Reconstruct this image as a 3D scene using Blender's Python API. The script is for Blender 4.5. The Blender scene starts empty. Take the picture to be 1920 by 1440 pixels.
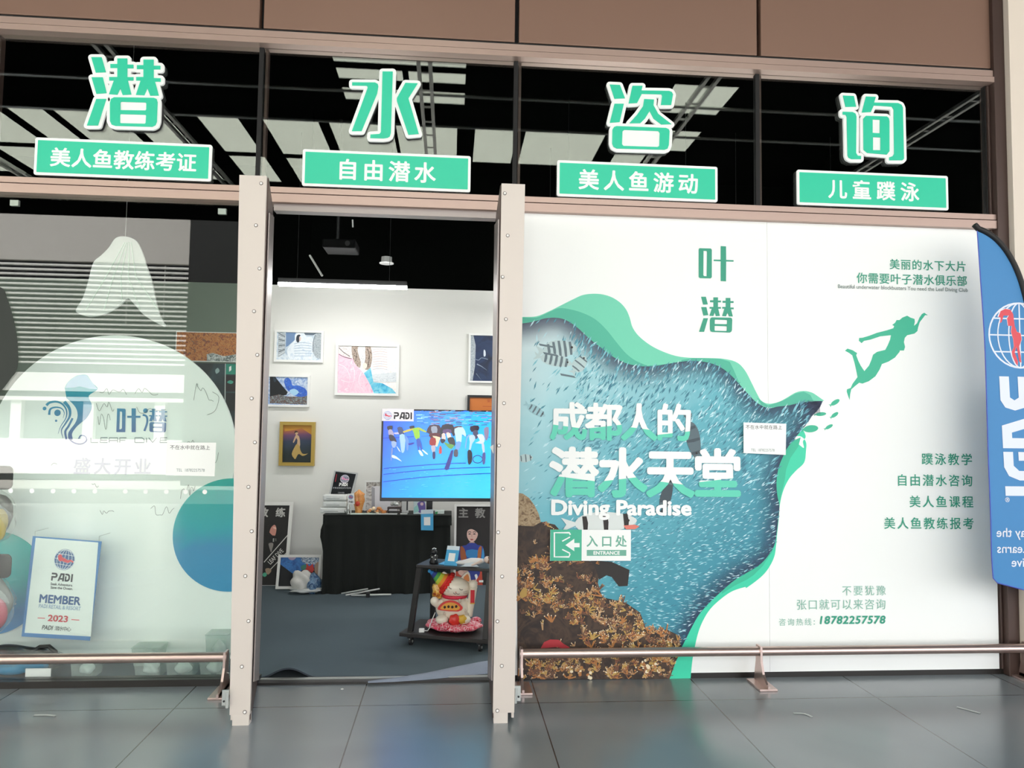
import bpy, bmesh, math, random
from math import radians, sin, cos, pi
from mathutils import Vector, Matrix
from mathutils.geometry import tessellate_polygon
S = bpy.context.scene
COL = S.collection

# ------------------------------------------------------------------ camera, world, sun, exposure
CAM = Vector((1.109, -4.225, 1.394)); FPX = 1400.0
YAW, PITCH, ROLL = radians(4.63), radians(3.43), radians(.77)
FWD = Vector((sin(YAW)*cos(PITCH), cos(YAW)*cos(PITCH), sin(PITCH)))
_r = Vector((cos(YAW), -sin(YAW), 0)); _u = _r.cross(FWD)
RGT = cos(ROLL)*_r + sin(ROLL)*_u; UP = -sin(ROLL)*_r + cos(ROLL)*_u
cd = bpy.data.cameras.new('camera'); cam = bpy.data.objects.new('camera', cd); COL.objects.link(cam)
cd.sensor_width = 36; cd.lens = FPX/1920*36; cd.clip_start = .05; cd.clip_end = 300
cam.matrix_world = Matrix((( RGT.x, UP.x, -FWD.x, CAM.x), (RGT.y, UP.y, -FWD.y, CAM.y), (RGT.z, UP.z, -FWD.z, CAM.z), (0,0,0,1)))
S.camera = cam
W = bpy.data.worlds.new('sky'); S.world = W; W.use_nodes = True
W.node_tree.nodes['Background'].inputs[0].default_value = (.95, .97, 1, 1)
W.node_tree.nodes['Background'].inputs[1].default_value = 6.0
sd = bpy.data.lights.new('sun', 'SUN'); sun = bpy.data.objects.new('sun', sd); COL.objects.link(sun)
sd.energy = 34; sd.angle = radians(3); sd.color = (1, .97, .92)
sun.rotation_euler = Vector((.25, -.62, -1)).to_track_quat('-Z', 'Y').to_euler()     # from over the shop roof towards the building opposite
S.view_settings.view_transform = 'Standard'; S.view_settings.look = 'None'
S.view_settings.exposure = -0.71; S.view_settings.gamma = 1.0
S.cycles.use_denoising = True
S.cycles.max_bounces = 10; S.cycles.transparent_max_bounces = 16
S.cycles.sample_clamp_indirect = 12.0

# ------------------------------------------------------------------ helpers
def px_ray(x, y): return FWD*FPX + RGT*(x-960) - UP*(y-720)
def at(x, y, Y):
    d = px_ray(x, y); return CAM + d*((Y-CAM.y)/d.y)
def fl(x, y, z=0.0):
    d = px_ray(x, y); return CAM + d*((z-CAM.z)/d.z)
class Plane:
    def __init__(s, o, U=(1,0,0), V=(0,0,1)):
        s.o = Vector(o); s.U = Vector(U).normalized(); s.V = Vector(V).normalized(); s.N = s.U.cross(s.V)
    def px(s, x, y):
        d = px_ray(x, y); t = (s.o-CAM).dot(s.N)/d.dot(s.N); q = CAM + d*t - s.o
        return (q.dot(s.U), q.dot(s.V))
    def p(s, u, v, n=0): return s.o + s.U*u + s.V*v + s.N*n
def lin(h):
    h = h.lstrip('#'); c = [int(h[i:i+2], 16)/255 for i in (0, 2, 4)]
    return tuple(((v/12.92) if v <= .04045 else ((v+.055)/1.055)**2.4) for v in c) + (1,)
MATS = {}
def mat(name, col, rough=.5, metal=0.0, emit=0.0, spec=.5, bump=0.0, bscale=60, var=0.0, vscale=8, alpha=1.0):
    if name in MATS: return MATS[name]
    m = bpy.data.materials.new(name); m.use_nodes = True; nt = m.node_tree; b = nt.nodes['Principled BSDF']
    c = lin(col) if isinstance(col, str) else col
    b.inputs['Base Color'].default_value = c; b.inputs['Roughness'].default_value = rough
    b.inputs['Metallic'].default_value = metal; b.inputs['Specular IOR Level'].default_value = spec
    b.inputs['Alpha'].default_value = alpha
    if emit: b.inputs['Emission Color'].default_value = c; b.inputs['Emission Strength'].default_value = emit
    if bump or var:
        tc = nt.nodes.new('ShaderNodeTexCoord'); nz = nt.nodes.new('ShaderNodeTexNoise'); nz.inputs['Scale'].default_value = bscale; nz.inputs['Detail'].default_value = 4
        nt.links.new(tc.outputs['Object'], nz.inputs['Vector'])
        if bump:
            bp = nt.nodes.new('ShaderNodeBump'); bp.inputs['Strength'].default_value = bump; bp.inputs['Distance'].default_value = .01
            nt.links.new(nz.outputs['Fac'], bp.inputs['Height']); nt.links.new(bp.outputs['Normal'], b.inputs['Normal'])
        if var:
            n2 = nt.nodes.new('ShaderNodeTexNoise'); n2.inputs['Scale'].default_value = vscale; n2.inputs['Detail'].default_value = 5
            nt.links.new(tc.outputs['Object'], n2.inputs['Vector'])
            mx = nt.nodes.new('ShaderNodeMix'); mx.data_type = 'RGBA'
            mx.inputs[6].default_value = tuple(v*(1-var) for v in c[:3])+(1,); mx.inputs[7].default_value = tuple(min(1, v*(1+var)) for v in c[:3])+(1,)
            nt.links.new(n2.outputs['Fac'], mx.inputs[0]); nt.links.new(mx.outputs[2], b.inputs['Base Color'])
    MATS[name] = m; return m
def noise_mat(name, cols, scale=6, dist=1.5, stretch=(1,1,1), rough=.5, emit=0.0, detail=5, lo=.3, hi=.7):
    """printed picture: a colour ramp over distorted noise"""
    if name in MATS: return MATS[name]
    m = bpy.data.materials.new(name); m.use_nodes = True; nt = m.node_tree; b = nt.nodes['Principled BSDF']; b.inputs['Roughness'].default_value = rough
    tc = nt.nodes.new('ShaderNodeTexCoord'); mp = nt.nodes.new('ShaderNodeMapping'); mp.inputs['Scale'].default_value = stretch
    nz = nt.nodes.new('ShaderNodeTexNoise'); nz.inputs['Scale'].default_value = scale; nz.inputs['Distortion'].default_value = dist; nz.inputs['Detail'].default_value = detail
    rp = nt.nodes.new('ShaderNodeValToRGB'); els = rp.color_ramp.elements
    n = len(cols)
    for i, c in enumerate(cols):
        pos = lo + (hi-lo)*i/(n-1)
        e = els[i] if i < 2 else els.new(pos)
        e.position = pos; e.color = lin(c)
    nt.links.new(tc.outputs['Object'], mp.inputs[0]); nt.links.new(mp.outputs[0], nz.inputs['Vector']); nt.links.new(nz.outputs['Fac'], rp.inputs[0])
    nt.links.new(rp.outputs[0], b.inputs['Base Color'])
    if emit: nt.links.new(rp.outputs[0], b.inputs['Emission Color']); b.inputs['Emission Strength'].default_value = emit
    MATS[name] = m; return m
def grad_mat(name, stops, a, b_, rough=.5, emit=0.0, noise=0.0, nscale=5, alpha_fade=False):
    """printed gradient along the line a -> b (world points): stops are (t, colour)"""
    if name in MATS: return MATS[name]
    m = bpy.data.materials.new(name); m.use_nodes = True; nt = m.node_tree; b = nt.nodes['Principled BSDF']; b.inputs['Roughness'].default_value = rough
    a = Vector(a); d = Vector(b_)-a; L2 = d.dot(d)
    g = nt.nodes.new('ShaderNodeNewGeometry')
    sb = nt.nodes.new('ShaderNodeVectorMath'); sb.operation = 'SUBTRACT'; sb.inputs[1].default_value = a
    dp = nt.nodes.new('ShaderNodeVectorMath'); dp.operation = 'DOT_PRODUCT'; dp.inputs[1].default_value = d/L2
    nt.links.new(g.outputs['Position'], sb.inputs[0]); nt.links.new(sb.outputs[0], dp.inputs[0])
    src = dp.outputs['Value']
    if noise:
        nz = nt.nodes.new('ShaderNodeTexNoise'); nz.inputs['Scale'].default_value = nscale; nz.inputs['Detail'].default_value = 6; nz.inputs['Distortion'].default_value = .8
        nt.links.new(g.outputs['Position'], nz.inputs['Vector'])
        mm = nt.nodes.new('ShaderNodeMath'); mm.operation = 'MULTIPLY_ADD'; mm.inputs[1].default_value = noise; mm.inputs[2].default_value = -noise*.5
        nt.links.new(nz.outputs['Fac'], mm.inputs[0])
        ad = nt.nodes.new('ShaderNodeMath'); ad.operation = 'ADD'; nt.links.new(src, ad.inputs[0]); nt.links.new(mm.outputs[0], ad.inputs[1]); src = ad.outputs[0]
    rp = nt.nodes.new('ShaderNodeValToRGB'); els = rp.color_ramp.elements
    for i, (t, c) in enumerate(stops):
        e = els[i] if i < 2 else els.new(t)
        e.position = t; e.color = lin(c)
    nt.links.new(src, rp.inputs[0]); nt.links.new(rp.outputs[0], b.inputs['Base Color'])
    if emit: nt.links.new(rp.outputs[0], b.inputs['Emission Color']); b.inputs['Emission Strength'].default_value = emit
    MATS[name] = m; return m
def glass_mat(name, tint, f0=.045, diffuse=None):
    if name in MATS: return MATS[name]
    m = bpy.data.materials.new(name); m.use_nodes = True; nt = m.node_tree; nt.nodes.remove(nt.nodes['Principled BSDF'])
    out = nt.nodes['Material Output']; tr = nt.nodes.new('ShaderNodeBsdfTransparent'); tr.inputs[0].default_value = tint
    gl = nt.nodes.new('ShaderNodeBsdfGlossy'); gl.inputs['Roughness'].default_value = 0.0
    lw = nt.nodes.new('ShaderNodeLayerWeight'); lw.inputs[0].default_value = .5
    pw = nt.nodes.new('ShaderNodeMath'); pw.operation = 'POWER'; pw.inputs[1].default_value = 5; nt.links.new(lw.outputs['Facing'], pw.inputs[0])
    ma = nt.nodes.new('ShaderNodeMath'); ma.operation = 'MULTIPLY_ADD'; ma.inputs[1].default_value = 1-f0; ma.inputs[2].default_value = f0; nt.links.new(pw.outputs[0], ma.inputs[0])
    mx = nt.nodes.new('ShaderNodeMixShader'); nt.links.new(ma.outputs[0], mx.inputs[0]); nt.links.new(tr.outputs[0], mx.inputs[1]); nt.links.new(gl.outputs[0], mx.inputs[2])
    last = mx.outputs[0]
    if diffuse:
        df = nt.nodes.new('ShaderNodeBsdfDiffuse'); df.inputs[0].default_value = diffuse[0]
        m2 = nt.nodes.new('ShaderNodeMixShader'); m2.inputs[0].default_value = diffuse[1]
        nt.links.new(last, m2.inputs[1]); nt.links.new(df.outputs[0], m2.inputs[2]); last = m2.outputs[0]
    nt.links.new(last, out.inputs[0]); MATS[name] = m; return m

def tag(o, label=None, cat=None, group=None, kind=None):
    if label: o['label'] = label
    if cat: o['category'] = cat
    if group: o['group'] = group
    if kind: o['kind'] = kind
    return o
def thing(name, label, cat, loc, group=None):
    o = bpy.data.objects.new(name, None); o.empty_display_size = .1; COL.objects.link(o); o.location = loc
    return tag(o, label, cat, group)
def world_loc(o):
    v = Vector((0,0,0))
    while o: v += o.location; o = o.parent
    return v
class MB:
    def __init__(s): s.v = []; s.f = []; s.m = []; s.sm = []; s.mats = []
    def mi(s, m):
        if m not in s.mats: s.mats.append(m)
        return s.mats.index(m)
    def add(s, vs, fs, m, smooth=False):
        b = len(s.v); s.v += [Vector(v) for v in vs]; k = s.mi(m)
        for f in fs: s.f.append([b+i for i in f]); s.m.append(k); s.sm.append(smooth)
        return s
    def box(s, a, b, m, X=None):
        vs = [Vector((x, y, z)) for z in (a[2], b[2]) for y in (a[1], b[1]) for x in (a[0], b[0])]
        if X is not None: vs = [X @ v for v in vs]
        return s.add(vs, [(0,2,3,1), (4,5,7,6), (0,1,5,4), (2,6,7,3), (0,4,6,2), (1,3,7,5)], m)
    def tube(s, pts, r, m, seg=10, cap=True):
        pts = [Vector(p) for p in pts]; n = len(pts); rs = r if isinstance(r, (list, tuple)) else [r]*n
        vs = []; ref = None
        for i, p in enumerate(pts):
            d = (pts[min(i+1, n-1)]-pts[max(i-1, 0)]).normalized()
            if ref is None: ref = d.orthogonal().normalized()
            a = (ref - d*ref.dot(d)).normalized(); ref = a; b = d.cross(a)
            for k in range(seg):
                t = 2*pi*k/seg; vs.append(p + a*(cos(t)*rs[i]) + b*(sin(t)*rs[i]))
        fs = [(i*seg+k, i*seg+(k+1) % seg, (i+1)*seg+(k+1) % seg, (i+1)*seg+k) for i in range(n-1) for k in range(seg)]
        s.add(vs, fs, m, True)
        if cap: s.add(vs[:seg], [tuple(range(seg))[::-1]], m); s.add(vs[-seg:], [tuple(range(seg))], m)
        return s
    def lathe(s, prof, o, m, seg=24, X=None):
        o = Vector(o); vs = []
        for r, z in prof:
            for k in range(seg):
                v = Vector((r*cos(2*pi*k/seg), r*sin(2*pi*k/seg), z)); vs.append(o + (X @ v if X else v))
        n = len(prof)
        fs = [(i*seg+k, i*seg+(k+1) % seg, (i+1)*seg+(k+1) % seg, (i+1)*seg+k) for i in range(n-1) for k in range(seg)]
        s.add(vs, fs, m, True)
        s.add(vs[:seg], [tuple(range(seg))[::-1]], m); s.add(vs[-seg:], [tuple(range(seg))], m); return s
    def ball(s, c, r, m, X=None, seg=20, rings=12, fn=None):
        c = Vector(c); r = (r, r, r) if not isinstance(r, (list, tuple)) else r; vs = []
        for i in range(rings+1):
            t = pi*i/rings
            for k in range(seg):
                p = 2*pi*k/seg; d = Vector((sin(t)*cos(p), sin(t)*sin(p), cos(t)))
                q = Vector((d.x*r[0], d.y*r[1], d.z*r[2]))
                if fn: q = fn(d, q)
                vs.append(c + (X @ q if X else q))
        fs = [(i*seg+k, (i+1)*seg+k, (i+1)*seg+(k+1) % seg, i*seg+(k+1) % seg) for i in range(rings) for k in range(seg)]
        return s.add(vs, fs, m, True)
    def loops(s, pl, loops, n0, n1, m):
        """flat-faced plate on a plane, outline = first loop, the rest are holes; front at n1, back at n0"""
        L = [[Vector((u, v, 0)) for u, v in lp] for lp in loops]
        tri = tessellate_polygon(L); flat = [q for lp in L for q in lp]
        fr = [pl.p(q.x, q.y, n1) for q in flat]
        fs = []
        for t in tri:
            a, b, c = (flat[i] for i in t)
            t = tuple(t)
            if (b-a).cross(c-a).z < 0: t = t[::-1]
            fs.append(t)
        s.add(fr, fs, m)
        if n1-n0 > 1e-7:
            bk = [pl.p(q.x, q.y, n0) for q in flat]; s.add(bk, [f[::-1] for f in fs], m)
            i0 = 0; N = len(flat); vs = fr+bk; sf = []
            for lp in L:
                n = len(lp)
                for i in range(n): j = (i+1) % n; sf.append((i0+i, i0+j, N+i0+j, N+i0+i))
                i0 += n
            s.add(vs, sf, m)
        return s
    def build(s, name, parent=None, loc=None, bevel=0, sub=0, merge=False):
        me = bpy.data.meshes.new(name); o = bpy.data.objects.new(name, me); COL.objects.link(o)
        if parent: o.parent = parent; off = world_loc(parent)
        else:
            if loc is None:
                lo = [min(v[i] for v in s.v) for i in range(3)]; hi = [max(v[i] for v in s.v) for i in range(3)]
                loc = ((lo[0]+hi[0])/2, (lo[1]+hi[1])/2, lo[2])
            o.location = loc; off = Vector(loc)
        me.from_pydata([v-off for v in s.v], [], s.f)
        for m in s.mats: me.materials.append(m)
        for p, k, q in zip(me.polygons, s.m, s.sm): p.material_index = k; p.use_smooth = q
        me.validate(); me.update()
        if merge:
            bm = bmesh.new(); bm.from_mesh(me); bmesh.ops.remove_doubles(bm, verts=bm.verts, dist=1e-5); bm.to_mesh(me); bm.free()
        if bevel:
            md = o.modifiers.new('bevel', 'BEVEL'); md.width = bevel; md.segments = 2; md.limit_method = 'ANGLE'
        if sub:
            md = o.modifiers.new('sub', 'SUBSURF'); md.levels = sub; md.render_levels = sub
        return o
def struct(mb, name, **k): return tag(mb.build(name, **k), kind='structure')
def smooth_loop(pts, n=6, closed=True):
    out = []; N = len(pts)
    for i in range(N if closed else N-1):
        g = lambda k: Vector(pts[k % N]) if closed else Vector(pts[max(0, min(N-1, k))])
        p0, p1, p2, p3 = g(i-1), g(i), g(i+1), g(i+2)
        for k in range(n):
            t = k/n
            q = .5*((2*p1) + (p2-p0)*t + (2*p0-5*p1+4*p2-p3)*t*t + (-p0+3*p1-3*p2+p3)*t**3); out.append((q.x, q.y))
    if not closed: out.append(tuple(pts[-1]))
    return out
def inside(p, poly):
    x, y = p; c = False; j = len(poly)-1
    for i in range(len(poly)):
        xi, yi = poly[i]; xj, yj = poly[j]
        if (yi > y) != (yj > y) and x < (xj-xi)*(y-yi)/(yj-yi)+xi: c = not c
        j = i
    return c
GL = {}
def glyphs(s, bold=0.0, shear=0.0, space=1.0):
    k = (s, bold, shear, space)
    if k not in GL:
        c = bpy.data.curves.new('text', 'FONT'); c.body = s; c.size = 1; c.resolution_u = 3; c.shear = shear; c.space_character = space
        o = bpy.data.objects.new('text', c); COL.objects.link(o); bpy.context.view_layer.update()
        me = o.to_mesh(); GL[k] = ([(v.co.x, v.co.y) for v in me.vertices], [tuple(p.vertices) for p in me.polygons])
        o.to_mesh_clear(); bpy.data.objects.remove(o); bpy.data.curves.remove(c)
        if bold:                                        # a heavier stroke: the outline stamped round a small circle
            v0, p0 = GL[k]; v, p = [], []
            for j in range(9):
                dx, dy = (0, 0) if j == 8 else (bold*cos(pi*j/4), bold*sin(pi*j/4)); b = len(v)
                v += [(x+dx, y+dy, j*2e-5) for x, y in v0]; p += [tuple(b+i for i in q) for q in p0]
            GL[k] = (v, p)
        else: GL[k] = ([(x, y, 0.0) for x, y in GL[k][0]], GL[k][1])
    return GL[k]
class Art:
    """flat print on a plane: polygons stacked in layers a fraction of a millimetre apart"""
    def __init__(s, pl, n0=.001, dn=.0002): s.pl = pl; s.mb = MB(); s.n = n0; s.dn = dn
    def up(s): s.n += s.dn; return s
    def uv(s, pts): return [s.pl.px(*p) for p in pts]
    def poly(s, pts, m, *holes, smooth=0, raw=False):
        f = (lambda q: list(q)) if raw else s.uv
        lp = [f(pts)] + [f(h) for h in holes]
        if smooth: lp = [smooth_loop(q, smooth) for q in lp]
        s.mb.loops(s.pl, lp, s.n, s.n, m); return s.up()
    def rect(s, x0, y0, x1, y1, m):
        (u0, _), (u1, _) = s.pl.px(x0, (y0+y1)/2), s.pl.px(x1, (y0+y1)/2); (_, v1), (_, v0) = s.pl.px((x0+x1)/2, y0), s.pl.px((x0+x1)/2, y1)
        return s.poly([(u0, v0), (u1, v0), (u1, v1), (u0, v1)], m, raw=True)
    def disc(s, x, y, r, m, ry=None, rot=0, seg=40):
        c = s.pl.px(x, y); e = s.pl.px(x+r, y); f = s.pl.px(x, y-(ry or r)); a = e[0]-c[0]; b = f[1]-c[1]
        return s.poly([(c[0]+a*cos(t)*cos(rot)-b*sin(t)*sin(rot), c[1]+a*cos(t)*sin(rot)+b*sin(t)*cos(rot)) for t in [2*pi*k/seg for k in range(seg)]], m, raw=True)
    def line(s, pts, w, m, smooth=0, raw=False, taper=False):
        q = list(pts) if raw else s.uv(pts)
        if smooth: q = smooth_loop(q, smooth, closed=False)
        n = len(q); k = s.mb; L = []; R = []
        for i, p in enumerate(q):
            a = Vector(q[max(0, i-1)]); b = Vector(q[min(n-1, i+1)]); d = (b-a)
            d = d.normalized() if d.length > 1e-9 else Vector((1, 0)); ww = w*.5*(1-(i/(n-1))*.9 if taper else 1)
            L.append((p[0]-d.y*ww, p[1]+d.x*ww)); R.append((p[0]+d.y*ww, p[1]-d.x*ww))
        vs = [s.pl.p(*p, s.n) for p in L+R]; k.add(vs, [(n+i, n+i+1, i+1, i) for i in range(n-1)], m); return s.up()
    def ring(s, x, y, rx, ry, w, m, a0=0, a1=2*pi, seg=36, rot=0):
        c = s.pl.px(x, y); a = s.pl.px(x+1, y)[0]-c[0]; pts = []
        for k in range(seg+1):
            t = a0+(a1-a0)*k/seg; X, Y = rx*cos(t), ry*sin(t); pts.append((c[0]+a*(X*cos(rot)-Y*sin(rot)), c[1]+a*(X*sin(rot)+Y*cos(rot))))
        return s.line(pts, w*a, m, raw=True)
    def mesh(s, g, f, m, clip=None):
        vs, ps = g; vs = [(*f(v[0], v[1]), v[2]) for v in vs]
        if clip is not None:
            bm = bmesh.new(); bv = [bm.verts.new(v) for v in vs]
            for p in ps:
                try: bm.faces.new([bv[i] for i in p])
                except ValueError: pass
            co, no = clip
            bmesh.ops.bisect_plane(bm, geom=bm.verts[:]+bm.edges[:]+bm.faces[:], plane_co=(co[0], co[1], 0), plane_no=(no[0], no[1], 0), clear_outer=True)
            bm.verts.index_update(); vs = [tuple(v.co) for v in bm.verts]; ps = [tuple(v.index for v in q.verts) for q in bm.faces]; bm.free()
        if vs and ps: s.mb.add([s.pl.p(u, v, s.n+w) for u, v, w in vs], ps, m)
        return s
    def text(s, t, x0, x1, yc, h, m, bold=0.0, shear=0.0, space=1.0, raw=None, clip=None):
        """one string fitted to the box between pixel columns x0..x1, centred on yc, h pixels tall"""
        if raw: u0, u1, vc, hh = raw
        else:
            (u0, va), (u1, vb) = s.pl.px(x0, yc), s.pl.px(x1, yc); um, _ = s.pl.px((x0+x1)/2, yc)
            v_t = s.pl.px((x0+x1)/2, yc-h/2)[1]; v_b = s.pl.px((x0+x1)/2, yc+h/2)[1]; vc = (v_t+v_b)/2; hh = v_t-v_b
        g = glyphs(t, bold, shear, space); xs = [v[0] for v in g[0]]; ys = [v[1] for v in g[0]]; ax, bx, ay, by = min(xs), max(xs), min(ys), max(ys)
        s.mesh(g, lambda x, y: (u0+(x-ax)/(bx-ax)*(u1-u0), vc+((y-ay)/(by-ay)-.5)*hh), m, clip); return s.up()
    def row(s, t, x0, x1, yc, h, m, bold=0.0, shear=0.0, wide=1.0, raw=None, clips=None):
        """a row of square characters, first and last reaching x0 and x1"""
        if raw: u0, u1, vc, hh = raw
        else:
            u0 = s.pl.px(x0, yc)[0]; u1 = s.pl.px(x1, yc)[0]; vt = s.pl.px((x0+x1)/2, yc-h/2)[1]; vb = s.pl.px((x0+x1)/2, yc+h/2)[1]; vc = (vt+vb)/2; hh = vt-vb
        n = len(t); e = hh/.93; cw = e*.92*wide; pit = (u1-u0-cw)/(n-1) if n > 1 else 0
        for i, ch in enumerate(t):
            cc = u0+cw/2+pit*i
            if ch == ' ': continue
            g = glyphs(ch, bold, shear)
            s.mesh(g, lambda x, y: (cc+(x-.5)*e*wide, vc+(y-.38)*e), m, clips[i] if clips else None)
        return s.up()
    def build(s, name, parent=None, **k): return s.mb.build(name, parent, **k)
def Z(ox, oy, sc, pts): return [(ox+x*sc, oy+y*sc) for x, y in pts]
FAC = Plane((0, 0, 0))

# ------------------------------------------------------------------ shared materials
M_BROWN = mat('brown_cladding', '#8a6c5c', .42, .2, var=.05, vscale=1.2)
M_TRIM = mat('rose_bronze_trim', '#b89e92', .38, .45)
M_TRIMD = mat('dark_bronze', '#4d3c36', .45, .35)
M_BLACK = mat('black_gap', '#0d0b0a', .7)
M_STEEL = mat('champagne_panel', '#cdc2b9', .45, .05, var=.03, vscale=2)
M_STEELD = mat('brushed_jamb', '#a09590', .35, .45)
M_RAIL = mat('satin_rail', '#c9b2aa', .28, .85)
M_GALV = mat('galvanised', '#b9bcb8', .35, .7)
M_WHITE = mat('white_print', '#f4f5f2', .5)
M_PAPER = mat('paper', '#f2f2f0', .7)
M_INK = mat('black_ink', '#17181a', .6)
M_WALL = mat('white_paint', '#e9e8e2', .8, bump=.05, bscale=200)
M_DARKC = mat('black_ceiling_paint', '#070807', .9, spec=0.0)
M_GREEN = mat('sign_green', '#29c9a0', .42)
M_GLASS = glass_mat('clear_glass', (.965, .985, .972, 1), .06)

# ------------------------------------------------------------------ setting: floor, room, facade
def floor_mat():
    m = bpy.data.materials.new('slate_floor'); m.use_nodes = True; nt = m.node_tree; b = nt.nodes['Principled BSDF']; N = nt.nodes.new; K = nt.links.new
    tc = N('ShaderNodeNewGeometry')
    n1 = N('ShaderNodeTexNoise'); n1.inputs['Scale'].default_value = .9; n1.inputs['Detail'].default_value = 3; n1.inputs['Distortion'].default_value = .3
    n2 = N('ShaderNodeTexNoise'); n2.inputs['Scale'].default_value = 1.4; n2.inputs['Detail'].default_value = 3
    K(tc.outputs['Position'], n1.inputs['Vector']); K(tc.outputs['Position'], n2.inputs['Vector'])
    rp = N('ShaderNodeValToRGB'); rp.color_ramp.elements[0].position = .3; rp.color_ramp.elements[0].color = lin('#6a7175'); rp.color_ramp.elements[1].position = .75; rp.color_ramp.elements[1].color = lin('#7e8589')
    K(n1.outputs['Fac'], rp.inputs[0])
    br = N('ShaderNodeTexBrick'); br.offset = 0; br.inputs['Scale'].default_value = 1; br.inputs['Brick Width'].default_value = .9; br.inputs['Row Height'].default_value = .9; br.inputs['Mortar Size'].default_value = .003
    mp = N('ShaderNodeMapping'); mp.inputs['Location'].default_value = (.22, .35, 0); K(tc.outputs['Position'], mp.inputs[0]); K(mp.outputs[0], br.inputs['Vector'])
    mx = N('ShaderNodeMix'); mx.data_type = 'RGBA'; mx.inputs[7].default_value = lin('#1d1f21'); K(br.outputs['Fac'], mx.inputs[0]); K(rp.outputs[0], mx.inputs[6]); K(mx.outputs[2], b.inputs['Base Color'])
    mr = N('ShaderNodeMapRange'); mr.inputs['To Min'].default_value = .14; mr.inputs['To Max'].default_value = .3; K(n2.outputs['Fac'], mr.inputs[0]); K(mr.outputs[0], b.inputs['Roughness'])
    bp = N('ShaderNodeBump'); bp.inputs['Strength'].default_value = .05; bp.inputs['Distance'].default_value = .004; K(n1.outputs['Fac'], bp.inputs['Height']); K(bp.outputs[0], b.inputs['Normal'])
    b.inputs['IOR'].default_value = 2.0
    return m
struct(MB().box((-14, -9.4, -.12), (14, 3.2, 0), floor_mat()), 'floor', loc=(0, -3, -.12))
struct(MB().box((-60, -70, -.14), (60, -9.4, -.005), mat('concrete_paving', '#b9b6b0', .85, var=.12)), 'ground', loc=(0, -30, -.14))
YB = 2.75
struct(MB().box((-3.72, YB, 0), (4.56, YB+.12, 2.69), M_WALL), 'wall_back', loc=(0, YB, 0))
struct(MB().box((-3.72, YB, 2.69), (4.56, YB+.12, 3.9), M_DARKC), 'wall_upper', loc=(0, YB, 2.69))
struct(MB().box((-3.72, .12, 0), (-3.6, YB, 2.69), M_WALL).box((-3.72, .12, 2.69), (-3.6, YB, 3.9), M_DARKC), 'wall_left', loc=(-3.66, 1.4, 0))
struct(MB().box((4.37, .05, 0), (4.56, YB, 2.69), M_WALL).box((4.37, .05, 2.69), (4.56, YB, 3.9), M_DARKC), 'wall_right', loc=(4.5, 1.4, 0))
struct(MB().box((-3.72, .05, 3.8), (4.56, YB+.12, 3.95), M_DARKC), 'ceiling', loc=(0, 1.4, 3.8))
# brown fascia: four panels with shadow joints over a dark backing
fm = MB().box((-6, .03, 3.62), (4.42, .12, 5.2), M_BLACK); fb = struct(fm, 'wall_front', loc=(-.8, .06, 3.62))
for k, (x0, x1) in enumerate(((-4.35, -2.91), (-2.89, -1.462), (-1.438, -.012), (.012, 1.438), (1.462, 2.888), (2.912, 4.385))):
    MB().box((x0, -.03, 3.635), (x1, .03, 5.18), M_BROWN).build('panel', fb, bevel=.004)
# head beam: stepped bronze profile
tm = MB()
tm.box((-6, -.05, 3.575), (4.36, .05, 3.612), M_TRIM).box((-6, -.035, 3.612), (4.36, .05, 3.628), M_BLACK).box((-6, -.06, 3.535), (4.36, .05, 3.568), M_TRIM).box((-6, -.045, 3.568), (4.36, .05, 3.576), M_TRIMD)
struct(tm, 'trim_1', loc=(-.8, 0, 3.535))
# transom over the shop front
tm = MB()
tm.box((-6, -.045, 2.69), (4.36, .05, 2.722), M_TRIM).box((-6, -.03, 2.683), (4.36, .05, 2.69), M_TRIMD).box((-6, -.05, 2.635), (4.36, .05, 2.683), M_TRIM)
tm.box((.1, -.02, 2.595), (1.345, .05, 2.635), M_STEELD)
struct(tm, 'trim_2', loc=(-.8, 0, 2.595))
# jamb at the right end
struct(MB().box((4.36, -.06, 0), (4.43, .06, 5.2), M_TRIMD).box((4.345, -.02, .03), (4.36, .05, 3.53), M_TRIMD), 'trim_3', loc=(4.39, 0, 0), bevel=.004)
struct(MB().box((4.43, -.10, 0), (9, .3, 5.2), mat('beige_stone', '#e0d3c4', .6, var=.04, vscale=2)), 'wall_side', loc=(6.7, .1, 0))
# black sill strip under the glass and under the mural
struct(MB().box((-6, -.03, 0), (.1, .05, .035), mat('sill_black', '#17130f', .35)).box((1.35, -.012, 0), (4.36, .05, .03), mat('sill_black', '#17130f', .35)), 'trim_4', loc=(-1, 0, 0))
struct(MB().box((.1, -.03, 0), (1.345, .06, .012), mat('threshold', '#3a3836', .4, .5)).box((.1, .02, .012), (1.345, .045, .016), M_GALV), 'trim_5', loc=(.7, 0, 0))
# windows: four (and one more at the left edge) clerestory panes and the display pane
XS = [-2.9, -1.45, 0, 1.45, 2.9, 4.35]
for k in range(5):
    x0, x1 = XS[k]+.012, XS[k+1]-.012
    w = struct(MB().box((x0, .0, 2.722), (x1, .01, 3.535), M_GLASS), 'window_%d' % (k+1), loc=((x0+x1)/2, 0, 2.722))
    MB().box((x1, -.004, 2.722), (x1+.024, .03, 3.535), M_BLACK).box((x1+.03, .02, 2.722), (x1+.045, .06, 3.535), M_TRIMD).build('frame', w)
w = struct(MB().box((-2.9, 0, .035), (-1.452, .01, 2.635), M_GLASS), 'window_6', loc=(-2.2, 0, .035))
w = struct(MB().box((-1.448, 0, .035), (.095, .01, 2.635), M_GLASS), 'window_7', loc=(-.7, 0, .035))
MB().box((-1.452, .002, .035), (-1.448, .008, 2.635), M_BLACK).build('joint', w)
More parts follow.
